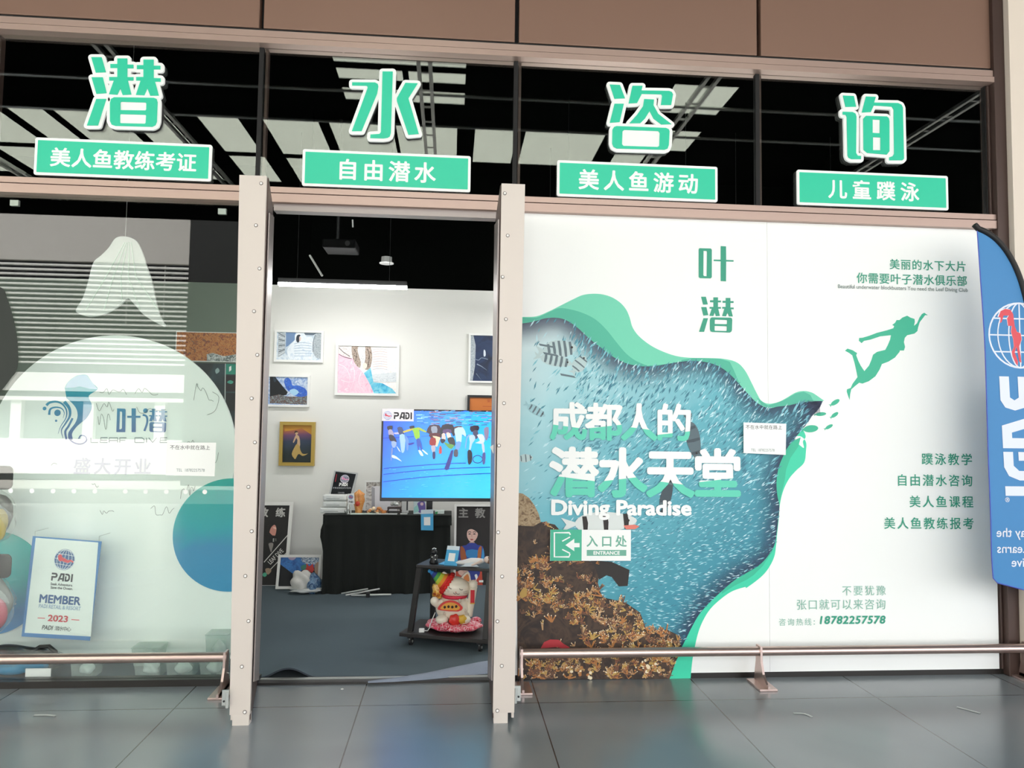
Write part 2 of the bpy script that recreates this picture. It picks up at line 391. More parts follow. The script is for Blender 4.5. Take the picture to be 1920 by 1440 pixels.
for x in (-1.3, -.05):                                  # glass clips under the transom
    c = at({-1.3: 28, -.05: 417}[x], {-1.3: 381, -.05: 397}[x], .02)
    tag(MB().box((c.x-.022, .012, c.z-.016), (c.x+.022, .03, c.z+.016), M_GALV).build('glass_clip'), 'small metal clip under the transom at the %s end of the shop window' % ('photo-edge' if x < -1 else 'doorway'), 'clip', 'clips holding the window glass')

# ------------------------------------------------------------------ the canopy over the walkway and what stands opposite (seen in the glass)
holes = [(-.19, 1.2, -3.54, -3.34), (-.19, .52, -3.92, -3.62), (.58, 1.2, -3.92, -3.62), (-.19, 1.2, -4.45, -4.08), (3.5, 4.25, -4.4, -3.6), (3.8, 4.25, -5.6, -4.85)]
xb = [(-6.6, -5.55), (-5.3, -4.48), (-4.38, -3.92), (-3.84, -3.1), (-3.0, -2.48), (-2.12, -1.6), (-1.32, -.62), (-.5, .3), (.34, 1.12), (1.35, 1.9), (2.0, 3.05), (3.3, 3.75)]
holes += [(a, b, -6.35, -5.05) for a, b in xb] + [(a, b, -7.6, -6.42) for a, b in xb[:7]]
gx = sorted({-14, 14} | {h[0] for h in holes} | {h[1] for h in holes}); gy = sorted({-8.9, 0} | {h[2] for h in holes} | {h[3] for h in holes})
cm = MB(); M_CAN = mat('canopy_black', '#080807', .85, spec=0.0)
for y0, y1 in zip(gy, gy[1:]):
    run = None
    for x0, x1 in zip(gx, gx[1:]):
        c = ((x0+x1)/2, (y0+y1)/2); hole = any(h[0] < c[0] < h[1] and h[2] < c[1] < h[3] for h in holes)
        if not hole: run = (run[0], x1) if run else (x0, x1)
        if run and (hole or x1 == gx[-1]):
            cm.box((run[0], y0, 5.2), (run[1], y1, 5.235), M_CAN); run = None
cm.box((-14, -9.0, 4.95), (14, -8.9, 5.5), M_CAN)
can = struct(cm, 'ceiling_canopy', loc=(0, -4.5, 5.2))
def skylight_mat():
    m = bpy.data.materials.new('skylight_sheet'); m.use_nodes = True; nt = m.node_tree; nt.nodes.remove(nt.nodes['Principled BSDF'])
    t = nt.nodes.new('ShaderNodeBsdfTranslucent'); t.inputs[0].default_value = lin('#dfe2da'); nt.links.new(t.outputs[0], nt.nodes['Material Output'].inputs[0]); return m
M_SKY = skylight_mat()
sk = MB()
for h in holes: sk.box((h[0]-.02, h[2]-.02, 5.237), (h[1]+.02, h[3]+.02, 5.245), M_SKY)
sk.build('skylight_sheet', can)
tr = MB()
for x in (-5.4, -2.4, .77, 3.8, 6.85):
    for dx in (-.06, .06): tr.box((x+dx-.02, -8.6, 5.1), (x+dx+.02, -.3, 5.14), M_GALV)
    for k in range(20): tr.box((x-.06, -8.5+k*.42, 5.105), (x+.06, -8.47+k*.42, 5.115), M_GALV)
tr.build('cable_tray', can)
pm = MB()
for y, z in ((-3.98, 5.12), (-4.9, 5.14)): pm.tube([(-12, y, z), (12, y, z)], .018, M_GALV, 8)
pm.build('conduit', can)
struct(MB().box((-5.0, -14.6, 0), (-3.2, -13.4, 8), mat('dark_pier', '#1c1d1c', .7)), 'pillar', loc=(-4.1, -14, 0))
bm_ = MB(); M_BT = noise_mat('grey_wall_tile', ['#4a4d4f', '#5a5e60', '#6a6c6d'], 3, .2, rough=.7)
M_BW = mat('white_render', '#f1f0ec', .8); M_BS = mat('soffit_tile', '#c9c5bf', .8, var=.06); M_BG = mat('opposite_dark_glass', '#5d6b66', .15)
X0, X1, YO = -26, -5.12, -15.0
bm_.box((X0, YO-.6, 0), (X1, YO-.2, 9), M_BT)
bm_.box((X0, YO-.2, 5.42), (X1, YO, 9), M_BS)
for k in range(21): bm_.box((X0, YO-.15, 5.30-k*.122), (X1, YO, 5.34-k*.122), M_BW)
for k in range(40): bm_.box((X0+k*.52, YO-.2, 2.7), (X0+k*.52+.012, YO-.16, 5.4), mat('tile_joint', '#26282a', .8))
bm_.box((X0, YO-.1, 2.17), (X1, YO+.15, 2.62), M_BW).box((X0, YO-.1, 1.93), (X1, YO+.1, 2.03), M_BW)
bm_.box((X0, YO-.2, 1.0), (X1, YO-.12, 1.95), M_BG).box((X0, YO-.1, .16), (X1, YO+.2, 1.0), M_BW)
for k in range(12): bm_.box((X1-1.1-k*1.7, YO-.1, 1.0), (X1-.85-k*1.7, YO+.05, 1.95), M_BW)
for k in range(3): bm_.box((X1-.16-k*.9, YO-.14, 3.9), (X1-.14-k*.9, YO-.1, 5.4), M_BW)
tag(bm_.build('building', loc=(-15, YO, 0)), 'grey and white building with horizontal louvres mirrored in the shop window', 'building', kind='structure')

# ------------------------------------------------------------------ portal posts on both sides of the doorway
def portal_post(label, quad, yf, xb0, xb1, inner, screws):
    """front plate xf0..xf1 at yf, side cheek running back to the shop front at y = -.06"""
    P = Plane((0, yf, 0)); q = [P.px(*p) for p in quad]; (tx0, _), (tx1, _), (xf1, _), (xf0, _) = q
    t = thing('portal_post', label, 'door post', ((xf0+xf1)/2, yf, 0))
    MB().loops(P, [[(xf0, .05), (xf1, .05), (tx1, 2.603), (tx0, 2.603)]], -.018, 0, M_STEEL).build('front_panel', t, bevel=.002)
    xi, xbk = (xf1, xb1) if inner > 0 else (xf0, xb0); xo, xob = (xf0, xb0) if inner > 0 else (xf1, xb1)
    d = -.012*inner; m = MB(); y0, y1 = yf+.018, -.062
    def cheek(mb, z0, z1, a0, a1, mm):
        vs = [(a0, y0, z0), (a1, y1, z0), (a1, y1, z1), (a0, y0, z1), (a0+d, y0, z0), (a1+d, y1, z0), (a1+d, y1, z1), (a0+d, y0, z1)]
        mb.add(vs, [(0,1,2,3), (4,7,6,5), (0,4,5,1), (1,5,6,2), (2,6,7,3), (3,7,4,0)], mm)
    cheek(m, .02, 2.6, xi, xbk, M_TRIMD); m.build('side_panel', t)
    m = MB(); cheek(m, .02, 2.6, xo+(.012 if inner > 0 else -.012), xob+(.012 if inner > 0 else -.012), M_STEEL); m.build('side_panel', t)
    MB().box((min(xb0, xb1), -.075, .04), (max(xb0, xb1), -.05, 2.56), M_STEELD).build('back_plate', t)
    e = .002*inner; m = MB()                       # pale jamb strip lining the inner cheek
    q = [(xi+e, y0+.012, .19), (xbk+e, y1, .04), (xbk+e, y1, 2.545), (xi+e, y0+.012, 2.43)]; q2 = [(x+.006*inner, y, z) for x, y, z in q]
    m.add(q+q2, [(0,3,2,1), (4,5,6,7), (0,1,5,4), (1,2,6,5), (2,3,7,6), (3,0,4,7)], M_STEELD); m.build('jamb_strip', t)
    MB().box((xf0+(.012 if inner > 0 else .004), yf+.004, 0), (xf1-(.004 if inner > 0 else .03), yf+.05, .05), mat('foot_plate', '#d2c8bf', .4, .2)).build('foot', t)
    for px, py in screws:
        c = at(px, py, yf)
        mb = MB(); X = Matrix.Rotation(pi/2, 4, 'X')
        mb.lathe([(.0092, 0), (.0092, .0012), (.0075, .0015)], (c.x, yf, c.z), mat('washer_dark', '#6f665f', .5), 14, X); mb.lathe([(.0062, .0012), (.0062, .003), (.004, .0045)], (c.x, yf, c.z), mat('screw_head', '#f0ece8', .35), 12, X); mb.build('screw', t)
    return t
zs = lambda ox, oy, k, L: [(ox+x*k, oy+y*k) for x, y in L]
scrL = [(489.7, 343.8), (480, 422.5), (486.7, 503.6), (476.4, 583.7), (482.5, 665.5), (472, 747), (478, 829.5), (466, 913), (472, 996), (460, 1080), (466, 1164.5), (453.6, 1250), (459, 1335)]
scrR = [(946.5, 362.5), (952, 441.7), (942.3, 519.4), (948.6, 598.5), (939, 677), (945, 756), (935.6, 835.5), (943, 916.5), (934, 998), (941.5, 1081), (932.7, 1165), (940.8, 1248.5), (932.5, 1332.5)]
pl_ = portal_post('champagne metal portal post between the shop window and the doorway', [(449,326),(500,329),(468,1350),(430,1350)], -.58, .0, .106, 1, scrL)
pr_ = portal_post('champagne metal portal post between the doorway and the white mural', [(940.5,346),(984.5,350),(964,1350),(924,1350)], -.61, 1.342, 1.46, -1, scrR)
for t, sx, x in ((pl_, -1, .108), (pr_, 1, 1.434)):       # small closer bracket low on the outer edge of each post
    m = MB(); m.box((min(x, x+sx*.03), -.60, .1), (max(x, x+sx*.03), -.592, .17), M_GALV).tube([(x+sx*.006, -.6, .09), (x+sx*.006, -.6, .16)], .007, M_GALV, 10)
    m.tube([(x+sx*.02, -.603, .12), (x+sx*.02, -.598, .12)], .005, M_INK, 8); m.build('hinge_bracket', t)
# a torn sheet of paper stuck to the doorway side of the right post
pp = at(930, 858, -.35)
c = [at(919, 838, -.42), at(931, 829, -.42), at(931, 866, -.42), at(929.5, 861, -.42)]
vs = [Vector(v) for v in c]; tag(MB().add(vs + [v+Vector((0, .0015, 0)) for v in vs], [(0,3,2,1), (4,5,6,7), (0,1,5,4), (1,2,6,5), (2,3,7,6), (3,0,4,7)], M_PAPER).build('paper_scrap'), 'torn white paper corner sticking out from the doorway side of a portal post', 'paper')

# ------------------------------------------------------------------ bump rails
def bracket(m, x, y=-.12):
    m.box((x-.006, y-.13, .012), (x+.006, y+.055, .03), M_RAIL)
    pr = [(-.125, .012), (.06, .012), (.035, .12), (.03, .21), (-.03, .21), (-.033, .13), (-.06, .07)]
    P = Plane((x, y, 0), (0, 1, 0), (0, 0, 1)); m.loops(P, [pr], -.006, .006, M_RAIL)
def rail(label, x0, x1, br):
    t = thing('bump_rail', label, 'rail', ((x0+x1)/2, -.12, 0)); xs = [x0]+[b for b in br if x0 < b < x1]+[x1]
    for a, b in zip(xs, xs[1:]):
        m = MB(); m.tube([(a+.008, -.12, .179), (b-.008, -.12, .179)], .0255, M_RAIL, 20); m.build('tube', t)
    for x in br:
        m = MB(); bracket(m, x); m.tube([(x-.009, -.12, .179), (x+.009, -.12, .179)], .0275, M_RAIL, 20); b = m.build('bracket', t)
        MB().box((x-.05, -.245, 0), (x+.05, -.06, .012), M_RAIL).build('base_plate', b, bevel=.002)
        MB().tube([(x+.006, -.1, .09), (x+.014, -.1, .09)], .005, M_GALV, 8).build('bolt', b)
rail('satin metal bump rail low in front of the shop window', -2.9, -.045, (-2.75, -.045))
rail('satin metal bump rail low in front of the white mural, running to the stone wall', 1.505, 4.62, (1.512, 2.84, 4.42))

# ------------------------------------------------------------------ the four big cut-out characters and their green plates
def grow(mb, pl, poly, w, n0, n1, m):
    mb.loops(pl, [poly], n0, n1, m); N = len(poly)
    for i in range(N):
        n1 += 3e-5
        a = Vector(poly[i]); b = Vector(poly[(i+1) % N]); d = b-a
        if d.length < 1e-6: continue
        q = Vector((-d.y, d.x)).normalized()*w; mb.loops(pl, [[tuple(a-q), tuple(b-q), tuple(b+q), tuple(a+q)]], n0, n1, m)
        n1 += 3e-5; mb.loops(pl, [[(a.x+w*cos(2*pi*k/12), a.y+w*sin(2*pi*k/12)) for k in range(12)]], n0, n1, m)
QIAN = [[(668,423),(742,423),(772,530),(700,533)], [(670,567),(750,567),(778,680),(705,685)], [(704,722),(775,722),(715,912),(637,912)],
 [(855,432),(926,432),(926,476),(970,476),(970,502),(926,502),(926,566),(970,566),(970,590),(930,590),(955,690),(893,694),(876,645),(855,692),(795,688),(830,590),(797,590),(797,565),(855,565),(855,500),(805,500),(805,472),(855,472)],
 [(1042,440),(1115,440),(1115,484),(1163,484),(1163,510),(1115,510),(1115,572),(1165,574),(1165,598),(1125,598),(1152,698),(1090,698),(1070,645),(1048,696),(988,692),(1022,590),(990,590),(990,565),(1042,565),(1042,508),(995,508),(995,480),(1042,480)],
 ([(802,750),(810,722),(832,710),(1115,714),(1136,722),(1143,745),(1138,885),(1128,910),(1105,922),(840,915),(814,906),(802,880)], [(882,742),(1055,747),(1063,755),(1062,798),(1056,805),(878,802),(876,796),(876,748)], [(878,830),(1054,835),(1061,842),(1058,894),(1052,900),(880,896),(874,890),(874,836)])]
SHUI = [[(652,565),(805,566),(824,576),(828,592),(820,640),(715,893),(650,893),(755,605),(755,594),(748,588),(652,586)], [(856,492),(925,492),(912,905),(905,928),(890,938),(862,942),(773,940),(775,916),(835,912),(845,900)], [(1010,568),(1092,572),(1030,672),(1100,912),(1030,918),(952,690),(952,672)]]
ZI = [[(625,552),(690,555),(722,640),(655,643)], [(655,675),(715,675),(688,792),(625,797)], [(770,560),(835,560),(828,590),(1005,593),(1022,600),(1030,615),(1018,683),(952,683),(960,625),(955,615),(830,612),(800,670),(745,673)],
 [(845,645),(908,648),(905,685),(935,740),(1020,806),(955,808),(905,770),(880,722),(850,770),(820,800),(750,800),(800,745),(838,690)],
 ([(668,818),(985,830),(1002,838),(1008,852),(1003,940),(995,962),(975,970),(670,962),(648,950),(640,930),(642,840),(652,824)], [(718,842),(935,850),(945,862),(942,945),(930,952),(712,945),(703,935),(706,852)])]
XUN = [[(582,594),(648,597),(662,662),(598,663)], [(580,693),(640,695),(658,704),(664,722),(662,945),(672,962),(692,963),(692,983),(635,983),(616,974),(610,960),(605,725),(598,712),(580,710)],
 [(722,600),(783,602),(772,637),(918,640),(940,650),(948,668),(955,980),(945,990),(865,990),(865,972),(885,965),(895,950),(892,680),(880,662),(770,655),(752,695),(697,698)],
 ([(722,718),(850,722),(862,732),(866,750),(866,935),(850,955),(730,945),(708,925),(706,735)], [(763,740),(808,742),(808,825),(763,822)], [(765,848),(812,850),(812,928),(765,928)])]
PSG = Plane((0, -.004, 0))
def big_char(strokes, ox, oy, k, label):
    t = None; bk = MB(); fc = MB()
    for st in strokes:
        lp = st if isinstance(st, tuple) else (st,)
        L = [[PSG.px(ox+x*k, oy+y*k) for x, y in q] for q in lp]
        grow(bk, PSG, L[0], .0185, 0, .014, M_WHITE); fc.loops(PSG, L, .014, .0185, M_GREEN)
    xs = [v.x for v in bk.v]; zs_ = [v.z for v in bk.v]
    t = thing('sign_character', label, 'sign', ((min(xs)+max(xs))/2, 0, min(zs_)), 'big cut-out characters on the upper glass')
    bk.build('backing', t); fc.build('face', t)
big_char(QIAN, 0, 0, 500/1920, 'green cut-out character 潜 with white outline on the upper glass')
big_char(SHUI, 480, 0, 500/1800, 'green cut-out character 水 with white outline on the upper glass')
big_char(ZI, 960, 0, 480/1646, 'green cut-out character 咨 with white outline on the upper glass')
big_char(XUN, 1400, 0, 520/1702, 'green cut-out character 询 with white outline on the upper glass')
def rrect(u0, v0, u1, v1, r, n=5):
    out = []
    for cx, cy, a in ((u1-r, v1-r, 0), (u0+r, v1-r, pi/2), (u0+r, v0+r, pi), (u1-r, v0+r, 1.5*pi)):
        out += [(cx+r*cos(a+pi/2*k/n), cy+r*sin(a+pi/2*k/n)) for k in range(n+1)]
    return out
def plate(c, text, tx0, tx1, h, label):
    q = [PSG.px(*p) for p in c]; u0 = (q[0][0]+q[3][0])/2; u1 = (q[1][0]+q[2][0])/2; v1 = (q[0][1]+q[1][1])/2; v0 = (q[2][1]+q[3][1])/2
    t = thing('sign_plate', label, 'sign', ((u0+u1)/2, 0, v0), 'green plates below the big characters')
    MB().loops(PSG, [rrect(u0, v0, u1, v1, .012)], 0, .010, M_WHITE).build('backing', t)
    MB().loops(PSG, [rrect(u0+.015, v0+.015, u1-.015, v1-.015, .003)], .010, .0115, M_GREEN).build('face', t)
    yc = (c[0][1]+c[1][1]+c[2][1]+c[3][1])/4
    a = Art(PSG, .0120); a.row(text, 0, 0, 0, 0, M_WHITE, bold=.024, raw=(PSG.px(tx0, yc)[0], PSG.px(tx1, yc)[0], (v0+v1)/2-.002, h)); a.build('lettering', t)
plate([(68,258),(399,273.5),(396,342.5),(65,327.6)], '美人鱼教练考证', 97, 369, .103, 'green plate with white border reading 美人鱼教练考证 under 潜')
plate([(568.3,280.6),(882.8,294),(881.7,362),(566.7,348.6)], '自由潜水', 633, 816, .116, 'green plate with white border reading 自由潜水 above the doorway')
plate([(1044.6,301.8),(1345,313.5),(1343.5,379.7),(1043.4,368.9)], '美人鱼游动', 1085, 1307, .116, 'green plate with white border reading 美人鱼游动 above the mural')
plate([(1492.6,318.6),(1775,331.5),(1776.7,395.6),(1493.5,384.3)], '儿童蹼泳', 1552, 1720, .112, 'green plate with white border reading 儿童蹼泳 at the far end')

# ------------------------------------------------------------------ the printed mural on the right
random.seed(7)
MY = -.012; PM = Plane((0, MY, 0))
zA = lambda L: Z(960, 400, 480/1571, L); zB = lambda L: Z(960, 820, 480/1440, L); zC = lambda L: Z(1400, 400, 520/1702, L); zD = lambda L: Z(1400, 820, 520/1208, L)
mural = thing('mural', 'white and sea-blue printed mural board with a green wave and a diving figure', 'mural', (2.9, MY, .03))
mu0, mu1 = 1.40, 4.335
MB().box((mu0, MY, .03), (2.948, 0.0, 2.634), M_WHITE).box((2.9495, MY, .03), (mu1, 0.0, 2.634), M_WHITE).build('board', mural)
C_T = mat('ink_green', '#2f9a7d', .5); C_T2 = mat('ink_pale_green', '#86b8a6', .5); C_LG = mat('wave_light', '#6fd0b0', .5); C_MG = mat('wave_mid', '#4bb598', .5); C_NG = mat('ribbon_green', '#3cd0a8', .5); C_NM = mat('ribbon_mid', '#35b994', .5)
wave = Art(PM, .0006, .00004)
L0 = 960+48*.3055
topout = zA([(40,638),(62,636),(150,632),(230,600),(290,570),(370,530),(440,500),(525,494),(600,510),(660,545),(700,590),(722,640),(740,700),(780,755),(850,810),(930,850),(1010,876),(1090,886),(1200,888),(1300,893),(1380,915),(1430,965),(1470,1040),(1505,1110)]) + zC([(90,1150),(131,1168),(190,1160),(240,1135),(300,1100),(350,1090),(400,1100),(440,1125),(475,1150)])
phototop = zA([(40,678),(60,676),(130,665),(200,645),(270,641),(330,655),(400,700),(470,765),(540,820),(620,880),(700,920),(790,938),(870,938),(950,925),(1040,910),(1110,906),(1200,915),(1280,945),(1350,1000),(1400,1055),(1450,1110),(1500,1160)]) + zC([(131,1195),(190,1186),(260,1178),(330,1162),(400,1156),(467,1152)])
photoright = zC([(450,1190),(420,1225),(400,1245),(370,1290),(320,1350),(280,1400)]) + zD([(177,46),(160,80),(140,130),(130,190),(133,250),(142,300),(138,350),(130,420),(120,470),(90,520),(50,560),(0,590)]) + zB([(1250,805),(1180,865),(1110,930),(1050,1000),(1010,1070),(980,1130),(950,1190),(920,1260),(885,1358)])
outright = zC([(345,1325),(362,1370),(345,1400),(348,1440)]) + zD([(200,0),(235,-4),(258,20),(258,60),(250,110),(215,145),(185,180),(160,230),(145,290),(140,350),(133,420),(128,470),(120,520),(95,570),(60,610),(0,655)]) + zB([(1310,842),(1240,865),(1180,905),(1120,960),(1080,1020),(1050,1090),(1030,1170),(1015,1250),(1004,1358)])
sm = lambda L, n=5: smooth_loop(L, n, closed=False)
wave.poly(sm(topout)+sm(phototop)[::-1], C_LG)
mid1 = zA([(40,638),(62,638),(150,640),(220,610),(285,583),(350,588),(430,610),(510,650),(580,715),(640,790),(700,860),(760,905),(830,935)])
wave.poly(sm(mid1)+sm(phototop[:14])[::-1], C_MG)
wave.poly(zA([(1040,900),(1110,888),(1200,889),(1280,893),(1335,910),(1360,960),(1400,1055),(1350,1000),(1280,945),(1200,915),(1110,906),(1040,910)]), C_MG)
wave.poly(zC([(60,1130),(131,1180),(230,1145),(300,1105),(350,1094),(390,1115),(410,1152),(330,1162),(260,1178),(190,1186),(131,1195),(90,1175)]), C_MG)
wave.poly(sm(outright)+sm(photoright[4:])[::-1], C_NG)
wave.poly(zD([(190,20),(235,0),(225,40),(190,90),(172,140),(165,190),(150,250),(142,300),(133,250),(130,190),(140,130),(160,80),(177,46)]), C_NM)
wave.poly(zD([(142,300),(138,350),(128,430),(110,500),(70,560),(30,600),(0,620)])+zB([(1250,835),(1180,880),(1180,865),(1250,805)])+zD([(0,590),(50,560),(90,520),(120,470),(130,420),(138,350)]), C_NM)
photo = sm(phototop)+sm(photoright)+zB([(30,1358),(30,1100)])+[(L0-2, 1000), (L0-2, 700)]
o_tl = PM.p(*PM.px(990, 640)); o_br = PM.p(*PM.px(1430, 1180))
C_SEA = grad_mat('sea_print', [(0.0, '#cfe4e6'), (.16, '#a9d6dc'), (.42, '#64b2c0'), (.75, '#3f90a3'), (1.0, '#32809a')], o_tl, o_br, noise=.16, nscale=4)
wave.poly(photo, C_SEA)
PUV = [PM.px(*p) for p in photo]
# printed dark rim just inside the cut edge of the sea picture
def fade_mat(name, col, k):
    m = bpy.data.materials.new(name); m.use_nodes = True; nt = m.node_tree; b = nt.nodes['Principled BSDF']; b.inputs['Base Color'].default_value = lin(col); b.inputs['Roughness'].default_value = .5
    a = nt.nodes.new('ShaderNodeAttribute'); a.attribute_name = 'ink'; mm = nt.nodes.new('ShaderNodeMath'); mm.operation = 'MULTIPLY'; mm.inputs[1].default_value = k
    nt.links.new(a.outputs['Fac'], mm.inputs[0]); nt.links.new(mm.outputs[0], b.inputs['Alpha']); return m
edge = [PM.px(*p) for p in sm(phototop)+sm(photoright)]
ev, ef, ea = [], [], []; n_e = wave.n
for i, p in enumerate(edge):
    d = (Vector(edge[min(i+2, len(edge)-1)])-Vector(edge[max(i-2, 0)])).normalized(); q = Vector((d.y, -d.x))
    for j, (w, a) in enumerate(((0, 1), (.035, .75), (.08, .3), (.14, 0))): ev.append(PM.p(p[0]+q.x*w, p[1]+q.y*w, n_e+j*1e-6)); ea.append(a)
    if i:
        for j in range(3):
            b = i*4+j; quad = (b-4, b-3, b+1, b)
            cc = sum((ev[k] for k in quad), Vector())/4
            if inside((cc.x, cc.z), PUV): ef.append(quad)
eb = MB().add(ev, ef, fade_mat('printed_rim', '#34385a', .7)).build('picture_rim', mural)
at_ = eb.data.attributes.new('ink', 'FLOAT', 'POINT')
for i, a in enumerate(ea): at_.data[i].value = a
wave.n += .0003
# the shoal: thousands of slivers, one printed pattern
reef = zB([(30,495),(120,500),(165,475),(240,490),(285,540),(330,640),(400,690),(470,700),(492,760),(480,830),(510,900),(560,910),(640,930),(720,985),(755,1080),(800,1085),(870,1080),(930,1110),(955,1190),(920,1260),(885,1358),(30,1358)])
RUV = [PM.px(*p) for p in reef]
C_F1 = mat('shoal_pale', '#bfe2e8', .5); C_F2 = mat('shoal_dark', '#4b8b9c', .5); C_F3 = mat('shoal_cyan', '#7dc0cc', .5); C_F4 = mat('shoal_deep', '#3a7a8e', .5)
fu0, fv1 = PM.px(990, 600); fu1, fv0 = PM.px(1520, 1275)
cnt = 0; shoal = {C_F1: [], C_F2: [], C_F3: [], C_F4: []}
while cnt < 4600:
    u = random.uniform(fu0, fu1); v = random.uniform(fv0, fv1)
    if not inside((u, v), PUV) or inside((u, v), RUV): continue
    hx = (u-fu0)/(fu1-fu0); hy = (fv1-v)/(fv1-fv0)
    if hx < .16 and hy < .6 and random.random() < .9: continue
    cnt += 1
    ang = radians(68 - 62*min(1, max(0, hy*1.35-.05)) + random.gauss(0, 13)); top = hy < .45
    L = random.uniform(.016, .042)*(1.35 if top else .85); w = L*random.uniform(.065, .12)
    if top: m = random.choice((C_F2, C_F2, C_F4, C_F3, C_F1, C_F3))
    else: m = random.choice((C_F1, C_F3, C_F1, C_F4, C_F2, C_F3))
    c, s_ = cos(ang)*L, sin(ang)*L; shoal[m].append([(u-c*.5, v-s_*.5), (u+s_*w/L, v-c*w/L), (u+c*.5, v+s_*.5), (u-s_*w/L, v+c*w/L)])
for j, (m, L) in enumerate(shoal.items()):
    for i, q in enumerate(L): wave.mb.add([PM.p(a, b, wave.n+(i % 40)*4e-6) for a, b in q], [(0, 1, 2, 3)], m)
    wave.n += .0002
# striped reef fish
C_FW = mat('fish_grey', '#b9cfcf', .5); C_FB = mat('fish_bar', '#5f7178', .5); C_FD = mat('reef_black', '#2a2421', .6)
def fish(x, y, L, h, rot, body, bar, nb=4, tail=True, al=.5):
    c = PM.px(x, y); k = PM.px(x+1, y)[0]-c[0]; R = lambda a, b: (c[0]+k*(a*cos(rot)-b*sin(rot)), c[1]+k*(a*sin(rot)+b*cos(rot)))
    out = [(L*.5*cos(t), h*.5*sin(t)*(1-.25*cos(t))) for t in [2*pi*i/28 for i in range(28)]]
    if tail: wave.poly([R(-L*.42, 0), R(-L*.72, h*.34), R(-L*.64, 0), R(-L*.72, -h*.34)], body, raw=True)
    wave.poly([R(*p) for p in out], body, raw=True)
    for i in range(nb):
        xa = -L*.34+L*.66*i/max(1, nb-1); hh = h*.47*max(.2, 1-(2*xa/L)**2)**.5
        wave.poly([R(xa-L*.03, -hh), R(xa+L*.035, -hh), R(xa+L*.05, 0), R(xa+L*.03, hh), R(xa-L*.04, hh)], bar, raw=True)
    wave.disc(x+L*.36*cos(rot), y-L*.36*sin(rot)-1, h*.05+.5, C_FD)
fish(1050, 655, 62, 34, .12, C_FW, C_FB, 5); fish(1043, 676, 60, 22, -.2, C_FW, C_FB, 5); fish(1087, 682, 34, 24, .9, C_FW, C_FB, 3)
for fx, fy in ((1010, 644), (1018, 660), (1050, 700)): wave.poly([(fx, fy), (fx+26, fy+5), (fx+30, fy+9), (fx+2, fy+4)], C_FB)
fish(1006, 770, 38, 15, -.55, mat('fish_pale', '#9cc6cd', .5), C_FB, 4); fish(986, 859, 26, 15, .1, C_FW, C_FB, 3)
fish(1300, 826, 70, 26, -1.35, mat('fish_grey_dark', '#55676f', .5), mat('fish_bar_dark', '#3c4a52', .5), 3); fish(1250, 925, 60, 20, 1.3, mat('fish_bar_dark', '#3c4a52', .5), C_FB, 2)
# coral reef
C_CO = [mat('coral_%s' % n, c, .6) for n, c in (('tan', '#bb9468'), ('cream', '#ecdcbc'), ('orange', '#b0743f'), ('brown', '#6b4b38'), ('yellow', '#b8954e'), ('rust', '#7c4c36'))]
wave.poly(zB([(30,312),(60,316),(95,340),(125,380),(150,430),(163,480),(120,510),(30,515)]), noise_mat('mound_coral', ['#5e4a38', '#8f7658', '#b39d7c', '#6a523c'], 38, 1.2, rough=.6))
wave.poly(reef, noise_mat('reef_shade', ['#241b17', '#33261f', '#4b382b', '#2b201b'], 9, 1.5, rough=.6))
wave.poly(zB([(440,690),(560,700),(660,745),(650,835),(600,838),(560,785),(530,775),(490,800),(470,740)]), C_FD)
def sprig(u, v, sc, ang):
    base, tip = random.choice(((0, 1), (2, 1), (3, 0), (4, 1), (5, 4), (3, 2), (2, 4)))
    for j in range(random.randint(4, 7)):
        a = ang+random.uniform(-1.15, 1.15); L = sc*random.uniform(.6, 1.2); w = sc*random.uniform(.11, .19); x1, y1 = u+cos(a)*L, v+sin(a)*L
        if not inside((x1, y1), RUV) and random.random() < .6: continue
        n = wave.n+random.random()*.0006; d = (cos(a), sin(a))
        q = [(u-d[1]*w*.6, v+d[0]*w*.6), (u+d[1]*w*.6, v-d[0]*w*.6), (x1+d[1]*w*.45, y1-d[0]*w*.45), (x1-d[1]*w*.45, y1+d[0]*w*.45)]
        wave.mb.add([PM.p(a_, b_, n) for a_, b_ in q], [(0, 1, 2, 3)], C_CO[base])
        wave.mb.add([PM.p(x1+w*.5*cos(t), y1+w*.5*sin(t), n+3e-5) for t in [2*pi*k/7 for k in range(7)]], [tuple(range(7))], C_CO[tip])
ru = [p[0] for p in RUV]; rv = [p[1] for p in RUV]; k = 0
holes_r = [PM.px(*p) for p in zB([(30,930),(200,960),(330,1060),(420,1190),(330,1240),(30,1290)])]; dark2 = [PM.px(*p) for p in zB([(30,500),(210,500),(215,690),(120,690),(30,760)])]
while k < 1050:
    u = random.uniform(min(ru), max(ru)); v = random.uniform(min(rv), max(rv))
    if not inside((u, v), RUV): continue
    if sin(u*31+2*sin(v*17))*sin(v*37+1.7*sin(u*23))+.45*sin(u*71+v*53) < -.12: continue
    dk = inside((u, v), holes_r) or inside((u, v), dark2); k += 1
    if dk and random.random() < .93: continue
    sprig(u, v, random.uniform(.016, .03)*random.choice((1, 1, 1, 1.7)), random.uniform(.5, 2.5))
wave.n += .0008
wave.dn = 1e-5
for x, y, r in ((300,1290,16),(330,1300,18),(380,1310,20),(440,1330,22),(700,1290,24),(740,1270,26),(760,1310,22),(800,1290,24),(830,1310,18)):
    for q in range(12):
        px_, py_ = zB([(x+random.gauss(0, r*.55), y+random.gauss(0, r*.7))])[0]
        if inside(PM.px(px_, py_), RUV): wave.disc(px_, py_, random.uniform(1.2, 3.4), random.choice((C_CO[4], C_CO[1], C_CO[0], C_CO[2])), seg=8)
wave.n += .0002; wave.dn = 4e-5
